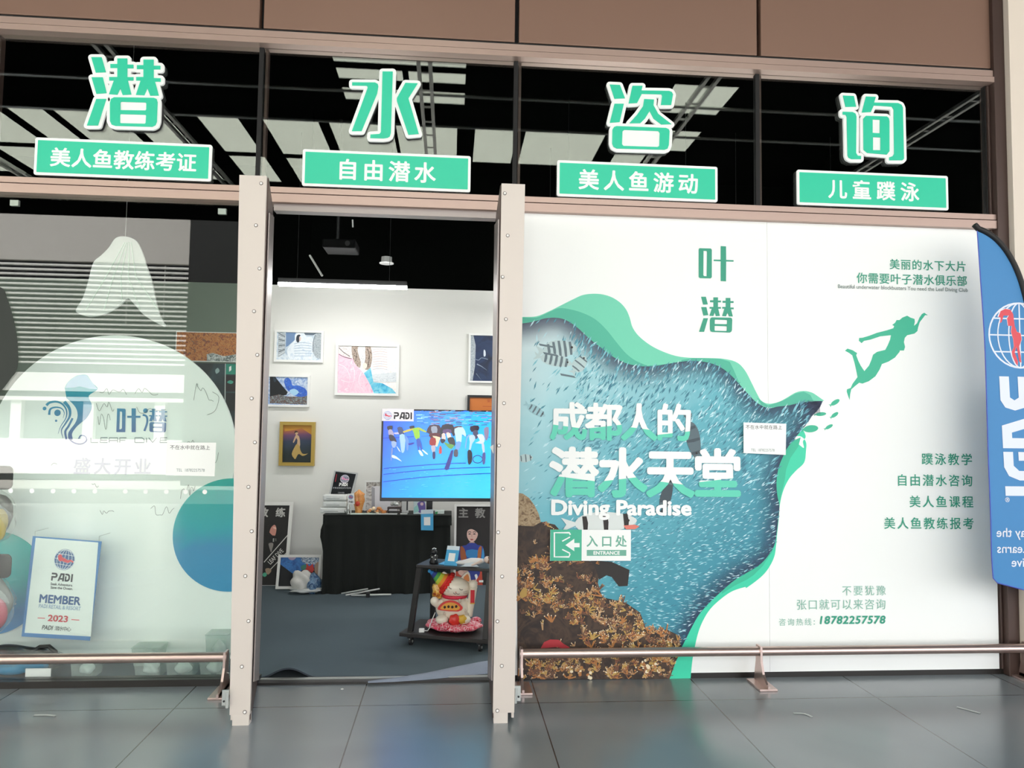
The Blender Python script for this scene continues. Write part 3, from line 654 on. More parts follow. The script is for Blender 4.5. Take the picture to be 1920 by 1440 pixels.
wave.poly(zB([(160,1185),(180,1150),(215,1135),(262,1137),(290,1160),(325,1180),(300,1190),(255,1178)]), mat('coral_red', '#b3323a', .5))
wave.poly(zB([(40,880),(62,845),(85,850),(82,890),(55,905)]), C_CO[4])
fish(1136, 979, 116, 38, .06, mat('fish_white', '#d9dedb', .5), C_FD, 3); wave.poly(zB([(625,495),(690,490),(715,500),(690,516),(640,516)]), mat('fish_pink', '#e07a6a', .5))
wave.build('picture', mural)
# lettering and emblem figures
lt = Art(PM, .0004, .0001)
diver = zC([(1112,626),(1090,610),(1075,618),(1060,640),(1045,675),(1027,690),(1032,665),(1030,648),(1005,640),(985,628),(955,640),(938,655),(920,655),(910,672),(893,685),(905,692),(900,705),(860,718),(800,733),(750,752),(712,763),(690,765),(688,782),(705,797),(720,783),(760,775),(820,755),(885,748),(880,775),(865,810),(850,838),(800,850),(775,868),(765,900),(750,935),(722,968),(700,935),(685,905),(672,870),(678,858),(650,840),(618,830),(603,843),(630,858),(648,872),(662,920),(672,965),(680,1005),(650,1045),(638,1072),(615,1080),(614,1095),(622,1120),(632,1147),(635,1110),(642,1080),(665,1060),(690,1040),(710,1045),(750,1030),(790,1000),(815,960),(830,925),(870,910),(910,885),(938,850),(940,842),(965,842),(972,820),(965,790),(970,765),(985,748),(1030,738),(1048,722),(1052,700),(1062,668),(1080,645),(1095,625)])
C_DV = mat('diver_green', '#35b490', .5)
lt.poly(diver, C_DV)
for x, y, L, h, r in ((543,1160,62,26,.55),(455,1232,66,22,.1),(540,1237,52,22,.6),(505,1310,52,20,.5),(393,1322,92,42,.12)):
    c = PM.px(*zC([(x, y)])[0]); kk = (PM.px(1500, 700)[0]-PM.px(1499, 700)[0])*.3055
    R = lambda a, b: (c[0]+kk*(a*cos(r)-b*sin(r)), c[1]+kk*(a*sin(r)+b*cos(r)))
    lt.poly([R(L*.5*cos(t), h*.5*sin(t)) for t in [2*pi*i/20 for i in range(20)]], C_DV, raw=True); lt.poly([R(-L*.4, 0), R(-L*.68, h*.4), R(-L*.6, 0), R(-L*.66, -h*.4)], C_DV, raw=True)
lt.poly(zA([(1150,214),(1220,216),(1226,224),(1226,392),(1218,400),(1152,398),(1145,390),(1145,222)]), C_T, zA([(1175,231),(1194,232),(1196,240),(1194,386),(1178,385),(1174,380)]))
lt.poly(zA([(1237,284),(1280,285),(1280,201),(1313,203),(1314,286),(1360,288),(1359,297),(1314,296),(1313,418),(1280,416),(1280,295),(1236,293)]), C_T)
for st in QIAN:
    lp = st if isinstance(st, tuple) else (st,); f = lambda q: zA([(1147+(x-637)/(1165-637)*213, 512+(y-423)/(922-423)*220) for x, y in q])
    lt.poly(f(lp[0]), C_T, *[f(h) for h in lp[1:]])
lt.row('美丽的水下大片', 1668, 1811, 497.5, 19, C_T, bold=.012); lt.row('你需要叶子潜水俱乐部', 1606.5, 1812.5, 524, 19.5, C_T, bold=.012)
lt.text('Beautiful underwater blockbusters You need the Leaf Diving Club', 1571, 1814, 541.5, 9.5, mat('ink_grey', '#7d8a86', .5), bold=.01)
lt.row('蹼泳教学', 1728, 1822, 861, 21.5, C_T, bold=.012); lt.row('自由潜水咨询', 1681, 1822.5, 900.5, 21.5, C_T, bold=.012); lt.row('美人鱼课程', 1705, 1824, 940.5, 21.5, C_T, bold=.012); lt.row('美人鱼教练报考', 1657.5, 1825, 981, 21.5, C_T, bold=.012)
lt.row('不要犹豫', 1578.5, 1660, 1107, 18.5, C_T2); lt.row('张口就可以来咨询', 1493, 1660, 1133, 19.5, C_T2); lt.row('咨询热线', 1460, 1521, 1166, 13.5, C_T2); lt.text(':', 1525, 1527.5, 1167, 8, C_T2)
lt.text('18782257578', 1536.5, 1660, 1162, 15.5, C_T, bold=.03, shear=.15, space=1.1)
# two-tone headline
lt.n = wave.n+.0004; lt.dn = .0002
def tone(txt, x0, x1, yc, h, ys, bold, wide):
    lt.row(txt, x0, x1, yc, h, M_WHITE, bold=bold, wide=wide); n = len(txt); lt.n += .0003
    cl = []
    for i, y in enumerate(ys): xx = x0+(x1-x0)*(i+.5)/n; u, v = PM.px(xx, y); cl.append(((u, v), (.12*(-1)**i, 1)))
    lt.row(txt, x0, x1, yc, h, C_HG, bold=bold, wide=wide, clips=cl); lt.n += .0003
C_HG = mat('headline_green', '#5fd0b4', .5)
tone('成都人的', 1033, 1295, 791, 68, (800, 800, 803, 812), .03, .98)
tone('潜水天堂', 1032, 1387, 886, 89, (897, 898, 905, 900), .034, 1.0)
lt.text('Diving Paradise', 1033, 1296, 956, 38, M_WHITE, bold=.04)
lt.build('lettering', mural)
# entrance sign
es = thing('entrance_sign', 'small green and white arrow sign reading 入口处 ENTRANCE on the mural', 'sign', tuple(PM.p(*PM.px(1107, 1051), .009)))
PE = Plane((0, MY-.0205, 0)); m = MB(); (u0, v1), (u1, v0) = PE.px(1031.7, 993), PE.px(1182.7, 1051.3)
m.loops(PE, [[(u0, v0), (u1, v0), (u1, v1), (u0, v1)]], 0, .002, M_WHITE); m.build('board', es)
e = Art(PE, .0023, .0001); C_EG = mat('entrance_green', '#45b593', .5)
e.rect(1031.7, 993, 1090.5, 1051.3, C_EG)
e.line(zB([(328,548),(322,536),(238,536),(238,672),(320,672),(326,655)]), .009, M_WHITE)
e.poly(zB([(300,606),(350,570),(350,594),(380,594),(380,618),(350,618),(350,640)]), M_WHITE)
e.line(zB([(282,584),(326,560)]), .007, M_WHITE); e.line(zB([(282,630),(326,652)]), .007, M_WHITE)
C_EL = mat('entrance_letter', '#6fae98', .5)
e.row('入口处', 1100, 1174.5, 1014.5, 21, C_EL, bold=.02); e.rect(1100, 1031, 1174, 1042, C_EL); e.text('ENTRANCE', 1112.5, 1162, 1036.5, 7, M_WHITE, bold=.03)
e.build('print', es)
def notice(pl, c, label, lines):
    q = [pl.px(*p) for p in c]; t = thing('notice_card', label, 'card', tuple(pl.p((q[0][0]+q[1][0])/2, q[2][1])), 'white notice cards taped to the shop front')
    MB().loops(pl, [q[::-1]], 0, .0015, M_WHITE).build('card', t); a = Art(pl, .0018, .0001)
    for s_, x0, x1, y, h in lines: (a.row(s_, x0, x1, y, h, M_INK) if h > 6.5 else a.text(s_, x0, x1, y, h, mat('ink_grey', '#7d8a86', .5)))
    a.build('lettering', t)
notice(Plane((0, MY-.0205, 0)), [(1394,792),(1474,794.5),(1473,853),(1394,849.5)], 'white notice card taped on the sea picture of the mural', [('不在水中就在路上', 1398, 1466, 801, 8), ('TEL  18782257578', 1408, 1452, 844, 5)])

# ------------------------------------------------------------------ emblem of the dive association: globe grid with a red diver, and its lettering
C_RED = mat('emblem_red', '#d8434e', .5); C_BLU = mat('emblem_blue', '#3a5f92', .5); C_DK = mat('letter_charcoal', '#35383d', .5)
def globe(a, x, y, r, line, fill=None, red=None, w=None, rot=0.0, upright=False):
    w = w or r*.055
    if fill: a.disc(x, y, r, fill)
    a.ring(x, y, r*.97, r*.97, w, line)
    for f in (.36, .72): a.ring(x, y, r*.97*f, r*.97, w*.8, line, rot=rot)
    c = a.pl.px(x, y); k = a.pl.px(x+1, y)[0]-c[0]; cr, sr = cos(rot), sin(rot)
    L = lambda p0, p1: a.line([(c[0]+k*(p0[0]*cr-p0[1]*sr), c[1]+k*(p0[0]*sr+p0[1]*cr)), (c[0]+k*(p1[0]*cr-p1[1]*sr), c[1]+k*(p1[0]*sr+p1[1]*cr))], w*.8*k, line, raw=True)
    L((0, -r*.96), (0, r*.96))
    for f in (-.5, 0, .5): L((-r*(1-f*f)**.5*.96, r*f), (r*(1-f*f)**.5*.96, r*f))
    if red:
        q = [(-.62,.12),(-.66,.34),(-.5,.5),(-.3,.44),(-.22,.22),(.1,.1),(.3,-.02),(.62,.04),(.9,-.12),(.84,-.24),(.6,-.14),(.4,-.3),(.05,-.24),(-.2,-.14),(-.42,-.2),(-.55,-.08)]
        if upright: q = [(-.55,.62),(-.5,.78),(-.28,.86),(-.02,.78),(.1,.6),(.14,.3),(.3,.0),(.26,-.3),(.34,-.6),(.3,-.95),(.2,-.9),(.18,-.55),(.08,-.3),(-.02,-.6),(.14,-.92),(.04,-.9),(-.14,-.58),(-.02,-.25),(-.04,.08),(-.12,.34),(-.1,.56),(-.28,.66),(-.4,.5),(-.52,.4)]
        if w: a.poly([(c[0]+k*r*px_*1.06, c[1]+k*r*py_*1.06) for px_, py_ in q], line, raw=True)
        a.poly([(c[0]+k*r*px_, c[1]+k*r*py_) for px_, py_ in q], red, raw=True)
def padi(a, x0, x1, yc, h, m, f=None, pl=None):
    """block capitals P A D I with a stencil gap"""
    if f is None:
        u0 = a.pl.px(x0, yc)[0]; u1 = a.pl.px(x1, yc)[0]; xm = (x0+x1)/2; vt = a.pl.px(xm, yc-h/2)[1]; vb = a.pl.px(xm, yc+h/2)[1]
        f = lambda x, y: (u0+(u1-u0)*x/3.3, vb+(vt-vb)*y)
    S_ = [[(0,0),(.26,0),(.26,.36),(.62,.36),(.86,.46),(.94,.68),(.86,.9),(.66,1),(.0,1),(.0,.78),(.58,.78),(.66,.68),(.58,.58),(0,.58)],
          ([(.98,0),(1.36,1),(1.98,1),(1.98,0),(1.7,0),(1.7,.2),(1.33,.2),(1.26,0)], [(1.41,.4),(1.7,.4),(1.7,.78),(1.55,.78)]),
          [(2.08,0),(2.5,0),(2.74,.1),(2.86,.34),(2.86,.66),(2.74,.9),(2.5,1),(2.08,1),(2.08,.78),(2.46,.78),(2.6,.66),(2.6,.34),(2.46,.22),(2.32,.22),(2.32,.66),(2.08,.66)],
          [(3.02,0),(3.28,0),(3.28,1),(3.02,1)]]
    for q in S_:
        lp = q if isinstance(q, tuple) else (q,); a.poly([f(*p) for p in lp[0]], m, *[[f(*p) for p in h] for h in lp[1:]], raw=True)

# ------------------------------------------------------------------ display backdrop behind the shop window
BY = .41; PB = Plane((0, BY, 0))
M_BP = mat('backdrop_pale', '#f2faf4', .6); M_BP2 = mat('backdrop_lower', '#f2faf5', .6)
bd = thing('photo_backdrop', 'pale round backdrop board with blue logo and signatures behind the shop window', 'display board', tuple(PB.p(*PB.px(215, 1240))))
m = MB(); c = PB.px(213, 852); rr = c[0]-PB.px(213-236, 852)[0]
m.loops(PB, [[(min(c[0]+rr*cos(2*pi*k/96), PB.px(468, 850)[0]), c[1]+rr*sin(2*pi*k/96)) for k in range(96)]], -.012, .012, M_BP); m.build('round_panel', bd)
m = MB(); (u0, _), (u1, _) = PB.px(-120, 1100), PB.px(468, 1100); v1 = PB.px(200, 957)[1]
m.box((u0, BY-.008, .0125), (u1, BY+.008, v1), M_BP2); m.build('lower_panel', bd)
def gdisc(x, y, r, name, stops, n, part, noise=.35):
    c = PB.px(x, y); e = PB.px(x+r, y)[0]-c[0]
    g = grad_mat(name, stops, PB.p(c[0], c[1]+e), PB.p(c[0], c[1]-e), noise=noise, nscale=3)
    MB().loops(PB, [[(min(c[0]+e*cos(2*pi*k/72), u1), c[1]+e*sin(2*pi*k/72)) for k in range(72)]], .0125, .0125+n, g).build(part, bd)
gdisc(434, 1002, 107, 'teal_wash', [(0, '#27b7a8'), (.4, '#23a9b4'), (.62, '#3b92c0'), (1, '#2f93c4')], .004, 'teal_disc')
gdisc(-12, 1092, 100, 'teal_wash_left', [(0, '#35bdb2'), (.45, '#38b3b6'), (.75, '#5a9ad0'), (1, '#4f94cf')], .004, 'teal_disc')
tag(MB().loops(Plane((0, -.001, 0)), [[FAC.px(*p) for p in smooth_loop([(-60, 520), (0, 538), (14, 560), (26, 600), (33, 640), (33, 688), (18, 712), (0, 735), (-60, 800)], 4, False)][::-1]], 0, .001, mat('dark_vinyl', '#20261f', .6)).build('window_sticker'), 'dark round vinyl sticker on the shop window beside the pale round board', 'sticker')
a = Art(PB, .0128, .0001)
zL = lambda L: Z(60, 680, 400/1920, L)
lg = grad_mat('logo_wash', [(0, '#2fb8b0'), (.45, '#2f8fb5'), (1, '#3c3f8e')], PB.p(*PB.px(200, 700)), PB.p(*PB.px(200, 830)))
a.poly(sm(zL([(305,230),(330,180),(390,130),(440,112),(500,112),(530,150),(560,190),(600,240),(520,300),(545,370),(540,430),(500,500),(440,550),(400,590),(370,640),(375,690),(340,690),(335,640),(355,600),(400,540),(420,480),(410,420),(375,370),(320,320)]), 4), lg)
a.poly(zL([(500,112),(530,150),(560,190),(600,240),(530,236),(440,215),(390,225),(310,228),(330,180),(390,130),(440,112)]), mat('logo_top', '#a9cbe6', .6))
for q, w in (([(140,385),(170,360),(230,352),(285,375),(320,430),(315,500),(270,570),(245,640)], .016), ([(300,352),(345,410),(350,480),(310,550),(275,610),(290,680)], .02), ([(165,470),(175,420),(220,402),(275,412),(300,450),(290,500)], .014), ([(375,500),(340,570),(310,620),(320,690)], .012), ([(345,640),(350,690),(400,725),(460,730),(500,700),(490,665),(450,655),(430,685)], .007)):
    a.line(zL(q), w, lg, smooth=5, taper=w > .012)
a.disc(*zL([(240, 452)])[0], 6, lg); a.disc(*zL([(124, 413)])[0], 3.5, lg); a.disc(*zL([(228, 523)])[0], 2.2, lg)
a.poly(zL([(775,412),(845,415),(852,425),(848,625),(768,625)]), lg, zL([(800,440),(815,440),(820,450),(818,590),(808,600),(795,600)]))
a.poly(zL([(905,412),(943,412),(943,478),(985,478),(985,497),(943,497),(943,625),(905,625),(905,497),(866,497),(866,478),(905,478)]), lg)
a.disc(*zL([(1030, 433)])[0], 4.5, lg); a.line(zL([(1005,470),(1040,485),(1045,540),(1020,615)]), .012, lg, smooth=4)
for st in QIAN[3:]:
    lp = st if isinstance(st, tuple) else (st,); f = lambda q: zL([(1062+(x-795)/(1165-795)*163, 415+(y-432)/(922-432)*212) for x, y in q])
    a.poly(f(lp[0]), lg, *[f(h) for h in lp[1:]])
C_LN = mat('logo_line', '#5d6b72', .6)
def seg(L, w=.005):
    for q in L: a.line(zL(q), w, C_LN)
seg([[(540,675),(540,718),(605,718)], [(690,675),(630,675),(622,718),(690,718)], [(625,697),(685,697)], [(705,718),(705,676),(780,676),(780,718)], [(705,700),(780,700)], [(800,718),(800,676),(860,676)], [(800,698),(850,698)],
     [(935,718),(935,676),(1000,676),(1018,690),(1018,718),(935,718)], [(1040,676),(1040,718)], [(1060,676),(1095,718),(1130,676)], [(1225,676),(1165,676),(1160,718),(1225,718)], [(1160,697),(1220,697)]])
a.row('盛大开业', 141, 285, 874, 30, mat('opening_grey', '#b9b6cb', .6), bold=.018)
C_SG = mat('signature_ink', '#55605a', .6)
rs = random.Random(3)
for x0, y0, w, h, n in ((190,735,55,14,9), (255,735,50,14,8), (365,735,40,36,10), (182,762,40,18,8), (186,790,26,26,10), (258,768,60,14,8), (352,830,22,10,6), (372,838,30,8,5), (340,922,30,28,12), (395,862,20,36,6), (190,960,30,12,8), (285,955,50,20,9), (175,910,14,8,6), (100,870,14,10,3)):
    pts = [(x0+w*(i+rs.uniform(-.3, .3))/n, y0+h*rs.uniform(-.5, .5)) for i in range(n)]
    a.line(pts, .0022, C_SG, smooth=4)
a.line([(400,735),(412,745),(405,770),(390,778)], .0022, C_SG, smooth=4)
a.build('print', bd)
# hanging pennant
PBN = Plane((0, .26, 0))
bn = thing('pennant', 'white hanging pennant with blue edges reading MEMBER 2023 in the shop window', 'banner', tuple(PBN.p(*PBN.px(110, 1200))))
q = [PBN.px(*p) for p in ((62,1005),(191,1015),(169,1201),(41,1193))]
M_BE = mat('pennant_blue', '#4f86c0', .7); MB().loops(PBN, [q[::-1]], 0, .004, M_BE).build('border', bn)
q = [PBN.px(*p) for p in ((68,1008),(185,1017),(171,1193),(47,1186))]; MB().loops(PBN, [q[::-1]], .004, .0055, mat('pennant_white', '#e8f1ec', .7)).build('cloth', bn)
dU = Vector((1, 0, (PBN.px(191, 1015)[1]-PBN.px(62, 1005)[1])/(PBN.px(191, 1015)[0]-PBN.px(62, 1005)[0])))
PT = Plane((0, .26, 0), dU, (-dU.z, 0, 1)); b = Art(PT, .0062, .0001)
globe(b, 122, 1049, 20, mat('pennant_grid', '#dfe9ec', .6), C_BLU, C_RED, w=1.1, rot=-.1)
padi(b, 97.5, 138, 1082, 15, C_DK); b.text('Seek Adventure.', 96, 138, 1095.5, 5, C_DK, bold=.02); b.text('Save the Ocean.', 96, 138, 1102, 5, C_DK, bold=.02)
b.text('MEMBER', 75, 153, 1124, 16, C_BLU, bold=.03); b.text('PADI RETAIL & RESORT', 74, 153, 1138, 7.5, mat('pennant_pale_blue', '#8fa9c6', .6), bold=.01)
b.text('2023', 91, 129, 1159, 12.5, mat('year_red', '#c2434c', .6), bold=.03); b.line([(72,1158),(86,1158.6)], .004, C_RED); b.line([(135,1161),(150,1162)], .004, C_RED)
b.text('PADI', 80, 101, 1176, 8.5, C_DK, bold=.01, shear=.2); b.row('潜水中心', 104, 135, 1178, 8.5, C_DK); b.build('print', bn)
for px_ in (66, 186):
    q = PBN.px(px_, 1006+(px_-62)*.075); MB().tube([PBN.p(q[0], q[1]-.004, .002), PBN.p(q[0]-.0, q[1]+.03, .002), PBN.p(q[0], q[1]+.03, -.14)], .0012, M_GALV, 6).build('cord', bn)
# notice card stuck inside the glass, and the row of safety dots
notice(Plane((0, -.002, 0)), [(314,829.5),(405.5,830),(402.5,893),(311,891)], 'white notice card taped on the shop window beside the doorway post', [('不在水中就在路上', 319, 394, 839, 8.5), ('TEL  18782257578', 331, 384, 881.5, 5.5)])
PG = Plane((0, -.0005, 0))
for i, x in enumerate((20, 60, 99.5, 138.5, 178, 235, 273, 312, 348, 384)):
    c = PG.px(x, 920+x*.006); tag(MB().loops(PG, [[(c[0]+.0125*cos(2*pi*k/20), c[1]+.0125*sin(2*pi*k/20)) for k in range(20)]], 0, .0006, M_WHITE).build('safety_dot'), 'small white round safety dot in a row across the shop window', 'sticker', 'safety dots on the shop window')
# iridescent mermaid tail hanging behind the glass
PTL = Plane((0, .30, 0)); tl = [(218,447),(236,444),(256,452),(268,475),(276,500),(286,530),(292,560),(300,590),(311,612),(295,606),(270,590),(252,570),(240,560),(224,574),(200,588),(170,594),(148,588),(144,580),(156,560),(166,530),(172,505),(178,490),(190,480),(205,465)]
TS = glass_mat('iridescent_film', (.85, .92, .88, 1), .06, ((.84, .86, .83, 1), .6))
q = smooth_loop([PTL.px(*p) for p in tl], 4); ft = thing('mermaid_tail', 'pale iridescent mermaid tail fin hanging behind the shop window above the round board', 'mermaid tail', tuple(PTL.p(*PTL.px(225, 594))))
m = MB(); cu = sum(p[0] for p in q)/len(q); cv = sum(p[1] for p in q)/len(q); m.loops(PTL, [q], -.008, .008, TS); m.build('fin', ft)
m = MB()
for k in range(5): m.tube([PTL.p(*PTL.px(235+k*3, 455), .009), PTL.p(*PTL.px(200+k*14, 520), .012), PTL.p(*PTL.px(162+k*34, 582-(k == 2)*18), .009)], .0025, mat('fin_ray', '#cfe0d2', .3), 6)
m.build('rays', ft); MB().tube([PTL.p(*PTL.px(235, 448)), PTL.p(PTL.px(235, 448)[0], 3.75)], .0015, M_GALV, 6).build('cord', ft)
# goods on the ledge behind the glass
def blob(c, r, m, seed, amp=.25, f=3.0, X=None, seg=28, rings=16, flat=None):
    rn = random.Random(seed); ph = [(rn.uniform(0, 6.28), rn.uniform(0, 6.28), rn.uniform(.6, 1.4)) for _ in range(5)]
    def fn(d, q):
        n = sum(sin(d.x*f*k_+a_)*cos((d.z+d.y)*f*k_+b_) for a_, b_, k_ in ph)/3
        q = q*(1+amp*n); return q
    return MB().ball(c, r, m, X, seg, rings, fn)
M_POLY = glass_mat('clear_bag', (.95, .97, .96, 1), .06, ((.8, .82, .8, 1), .05))
def hang_bag(x0, y0, x1, y1, Y, cols, label):
    P = Plane((0, Y, 0)); (u0, v1), (u1, v0) = P.px(x0, y0), P.px(x1, y1); t = thing('fin_bag', label, 'bag', tuple(P.p((u0+u1)/2, v0)), 'bagged swim fins hung at the edge of the shop window')
    MB().loops(P, [rrect(u0, v1-.13, u1, v1, .03), [((u0+u1)/2+.05*cos(t_), v1-.045+.018*sin(t_)) for t_ in [2*pi*k/16 for k in range(16)]]], -.004+.05, .004+.05, mat('header_black', '#0f1011', .6)).build('header', t)
    cx = (u0+u1)/2; h = (v1-.13-v0)
    blob(P.p(cx, v0+h*.5), ((u1-u0)*.42, .04, h*.48), mat(cols[0]+'_fin', cols[1], .4, bump=.3, bscale=25), int(x1), .22).build('fin', t)
    blob(P.p(cx+(u1-u0)*.2, v0+h*.38, .02), ((u1-u0)*.2, .03, h*.3), mat(cols[2]+'_fin', cols[3], .4), int(y1), .2).build('fin', t)
    blob(P.p(cx, v0+h*.5), ((u1-u0)*.5, .06, h*.52), M_POLY, int(y0), .08, 7).build('bag', t)
hang_bag(-70, 872, 27, 1022, .2, ('dark', '#33362c', 'yellow', '#b59a2c'), 'clear bag with black header and yellow fins hung uppermost at the window edge')
hang_bag(-70, 1036, 24, 1190, .18, ('grey', '#8b8d8c', 'pink', '#d0506a'), 'clear bag with black header and pink fins hung lowest at the window edge')
g = fl(48, 1276); t = thing('snorkel_bag', 'clear bag with black and blue snorkel gear lying behind the bump rail', 'bag', (g.x, .15, 0))
blob((g.x-.12, .17, .09), (.26, .07, .07), mat('gear_black', '#17191a', .4), 5, .3).build('mask', t)
blob((g.x-.04, .12, .07), (.14, .05, .045), mat('gear_blue', '#2585b0', .4), 8, .3).build('snorkel', t)
c = fl(92, 1268); MB().box((c.x-.07, .06, .02), (c.x+.06, .064, .075), M_PAPER, Matrix.Translation((0, 0, 0))).build('tag_card', t)
MB().tube([at(2, 1228, .15), at(35, 1222, .15), at(62, 1221, .15), at(75, 1213, .15), at(92, 1212, .15), at(104, 1222, .15), at(106, 1234, .15)], .012, mat('gear_black', '#17191a', .4), 8).build('strap', t)
blob((g.x-.1, .15, .09), (.29, .075, .07), M_POLY, 3, .1, 6).build('bag', t)
M_BOX = glass_mat('clear_plastic', (.90, .95, .93, 1), .07, ((.78, .86, .83, 1), .22))
def pbox(x0, x1, y1, Y, h, label, z=.0135, d=.12):
    a_, b_ = at(x0, y1, Y), at(x1, y1, Y); t = thing('plastic_box', label, 'box', ((a_.x+b_.x)/2, Y, z), 'clear plastic boxes on the window ledge')
    cx, cy, hw = (a_.x+b_.x)/2, Y+d/2, (b_.x-a_.x)/2; m = MB()
    for zz, k in ((z+.002, .88), (z+h, 1)): pass
    vs = [(cx+sx*hw*k, cy+sy*d/2*k, zz) for zz, k in ((z+.002, .86), (z+h, 1)) for sx, sy in ((-1,-1),(1,-1),(1,1),(-1,1))]
    m.add(vs, [(3,2,1,0), (0,1,5,4), (1,2,6,5), (2,3,7,6), (3,0,4,7)], M_BOX); m.build('tub', t)
    MB().box((cx-hw-.004, cy-d/2-.004, z+h), (cx+hw+.004, cy+d/2+.004, z+h+.006), M_BOX).build('lid', t, bevel=.002)
    blob((cx, cy, z+h*.42), (hw*.6, d*.3, h*.34), mat('goods_pale', '#d6dfdc', .4), int(x0), .25).build('contents', t)
pbox(130, 176, 1276, .07, .095, 'clear plastic box standing alone behind the bump rail')
pbox(249, 300, 1278, .06, .10, 'clear plastic box, second from the doorway post but one, behind the bump rail')
pbox(309, 362, 1278, .06, .095, 'clear plastic box in the middle of the row of three behind the bump rail')
pbox(372, 419, 1278, .06, .095, 'clear plastic box nearest the doorway post on the window ledge')
pbox(246, 299, 1227, .27, .10, 'clear plastic box standing on the floor before the pale backdrop, seen over the rail')
pbox(384, 424, 1227, .27, .17, 'tall clear plastic box against the teal disc of the backdrop beside the doorway post')

# ------------------------------------------------------------------ inside the shop: lamps, ceiling items
M_LED = mat('led_diffuser', '#ffffff', .4, emit=95.0)
M_LEDH = mat('lamp_housing', '#1b1b1b', .5)
def led(x0, y0, x1, y1, z, label):
    t = thing('linear_lamp', label, 'lamp', ((x0+x1)/2, (y0+y1)/2, z)); d = Vector((x1-x0, y1-y0, 0)); L = d.length; ang = math.atan2(d.y, d.x)
    X = Matrix.Translation((x0, y0, z)) @ Matrix.Rotation(ang, 4, 'Z')
    m = MB(); m.add([X @ Vector(v) for v in ((0,-.03,.02),(L,-.03,.02),(L,.03,.02),(0,.03,.02),(0,-.045,.055),(L,-.045,.055),(L,.045,.055),(0,.045,.055))], [(4,5,6,7),(0,1,5,4),(1,2,6,5),(2,3,7,6),(3,0,4,7),(0,3,2,1)], M_LEDH); m.build('housing', t)
    m = MB(); m.box((0, -.032, 0), (L, .032, .02), M_LED, X); m.build('diffuser', t)
    for f in (.14, .86): p = X @ Vector((L*f, 0, .055)); MB().tube([p, p+Vector((0, 0, 3.8-p.z))], .002, M_INK, 6).build('cord', t)
a_, b_ = at(523, 527, 1.9), at(763, 541, 1.9); led(a_.x, 1.9, b_.x, 1.9, (a_.z+b_.z)/2-.02, 'long white glowing linear lamp hanging in the doorway view before the back wall')
led(1.75, 1.0, 2.95, 1.0, 2.5, 'added unseen linear lamp behind the mural near its door edge')  # this and the two below are unseen lamps, added to brighten the shop
led(1.75, 2.0, 2.95, 2.0, 2.5, 'added unseen linear lamp behind the mural near the back wall')
led(3.2, 1.5, 4.3, 1.5, 2.5, 'added unseen linear lamp behind the mural near the far wall')
c = at(725, 489, 2.3); t = thing('smoke_detector', 'round white detector hanging under the black ceiling beyond the lamp', 'detector', (c.x, 2.3, c.z))
M_PL = mat('white_plastic', '#e9e9e6', .4); MB().lathe([(.045, .0), (.062, .004), (.062, .012), (.048, .016), (.046, .062), (.02, .066)], (c.x, 2.3, c.z-.03), M_PL, 28).build('body', t); MB().tube([(c.x, 2.3, c.z+.03), (c.x, 2.3, 3.8)], .006, M_DARKC, 8).build('stem', t)
p_ = at(581, 479, 1.5); tag(MB().tube([at(581, 479, 1.5), at(604, 517, 1.35)], .008, M_PL, 8).tube([p_, Vector((p_.x, p_.y, 3.8))], .003, M_DARKC, 6).build('conduit_stub'), 'slim white tube slanting down from the black ceiling above the lamp', 'tube')
tag(MB().tube([at(661, 412, 1.6), at(661.5, 426, 1.6)], .006, M_PL, 8).build('ceiling_hook'), 'short white rod under the black ceiling near the doorway head', 'rod')
pj = at(640, 470, 1.6); t = thing('projector', 'dark ceiling projector bracket barely visible in the black ceiling void', 'projector', (pj.x, 1.6, pj.z))
MB().box((pj.x-.13, 1.5, pj.z), (pj.x+.12, 1.75, pj.z+.07), mat('projector_grey', '#0e0f0f', .7, spec=.1)).build('body', t, bevel=.01); MB().tube([(pj.x-.03, 1.6, pj.z+.07), (pj.x-.03, 1.6, 3.8)], .012, M_LEDH, 8).build('pole', t); MB().tube([(pj.x+.06, 1.495, pj.z+.035), (pj.x+.06, 1.5, pj.z+.035)], .02, M_INK, 14).build('lens', t)

# ------------------------------------------------------------------ carpet with a curling edge
C_CP = mat('carpet_slate', '#56646b', .95, bump=.5, bscale=420, var=.12, vscale=180)
def cz(x, y):
    z = .012
    if y < .5: z += .055*max(0, 1-((x-.24)/.15)**2)**2*max(0, 1-(y-.03)/.35)
    return z
xs = [-3.58+i*.1 for i in range(34)]+[-.17+i*.02 for i in range(90)]+[1.66+i*.1 for i in range(28)]; ys = [.065, .08, .1, .13, .17, .22, .28, .35, .45, .6, 1, 1.6, 2.2, 2.74]
cv = [(x, y, cz(x, y)) for y in ys for x in xs]; nx = len(xs)
cp = thing('carpet', 'slate blue carpet on the shop floor with a curling front edge', 'carpet', (.5, 1.4, 0))
m = MB(); m.add(cv, [(j*nx+i, j*nx+i+1, (j+1)*nx+i+1, (j+1)*nx+i) for j in range(len(ys)-1) for i in range(nx-1)], C_CP, True)
m.add([(x, ys[0], max(.001, cz(x, ys[0])-.009)) for x in xs]+[(x, ys[0], cz(x, ys[0])) for x in xs], [(i, i+1, nx+i+1, nx+i) for i in range(nx-1)], mat('carpet_edge', '#3a4148', .95)); m.build('pile', cp)
q = [fl(x, y, .015) for x, y in ((690,1276),(740,1271),(800,1262),(860,1250),(900,1243),(925,1241))]; q2 = [fl(x, y, .02) for x, y in ((690,1278),(740,1276),(800,1272),(860,1266),(900,1262),(925,1260))]
m = MB(); N = len(q); vs = []
for i in range(N):
    a, b = q[i], q2[i]; h = .004+.05*i/(N-1)
    for k in range(7): tt = k/6; p = a.lerp(b, tt); vs.append(Vector((p.x, p.y, .013+h*sin(pi*tt)**.7*.7)))
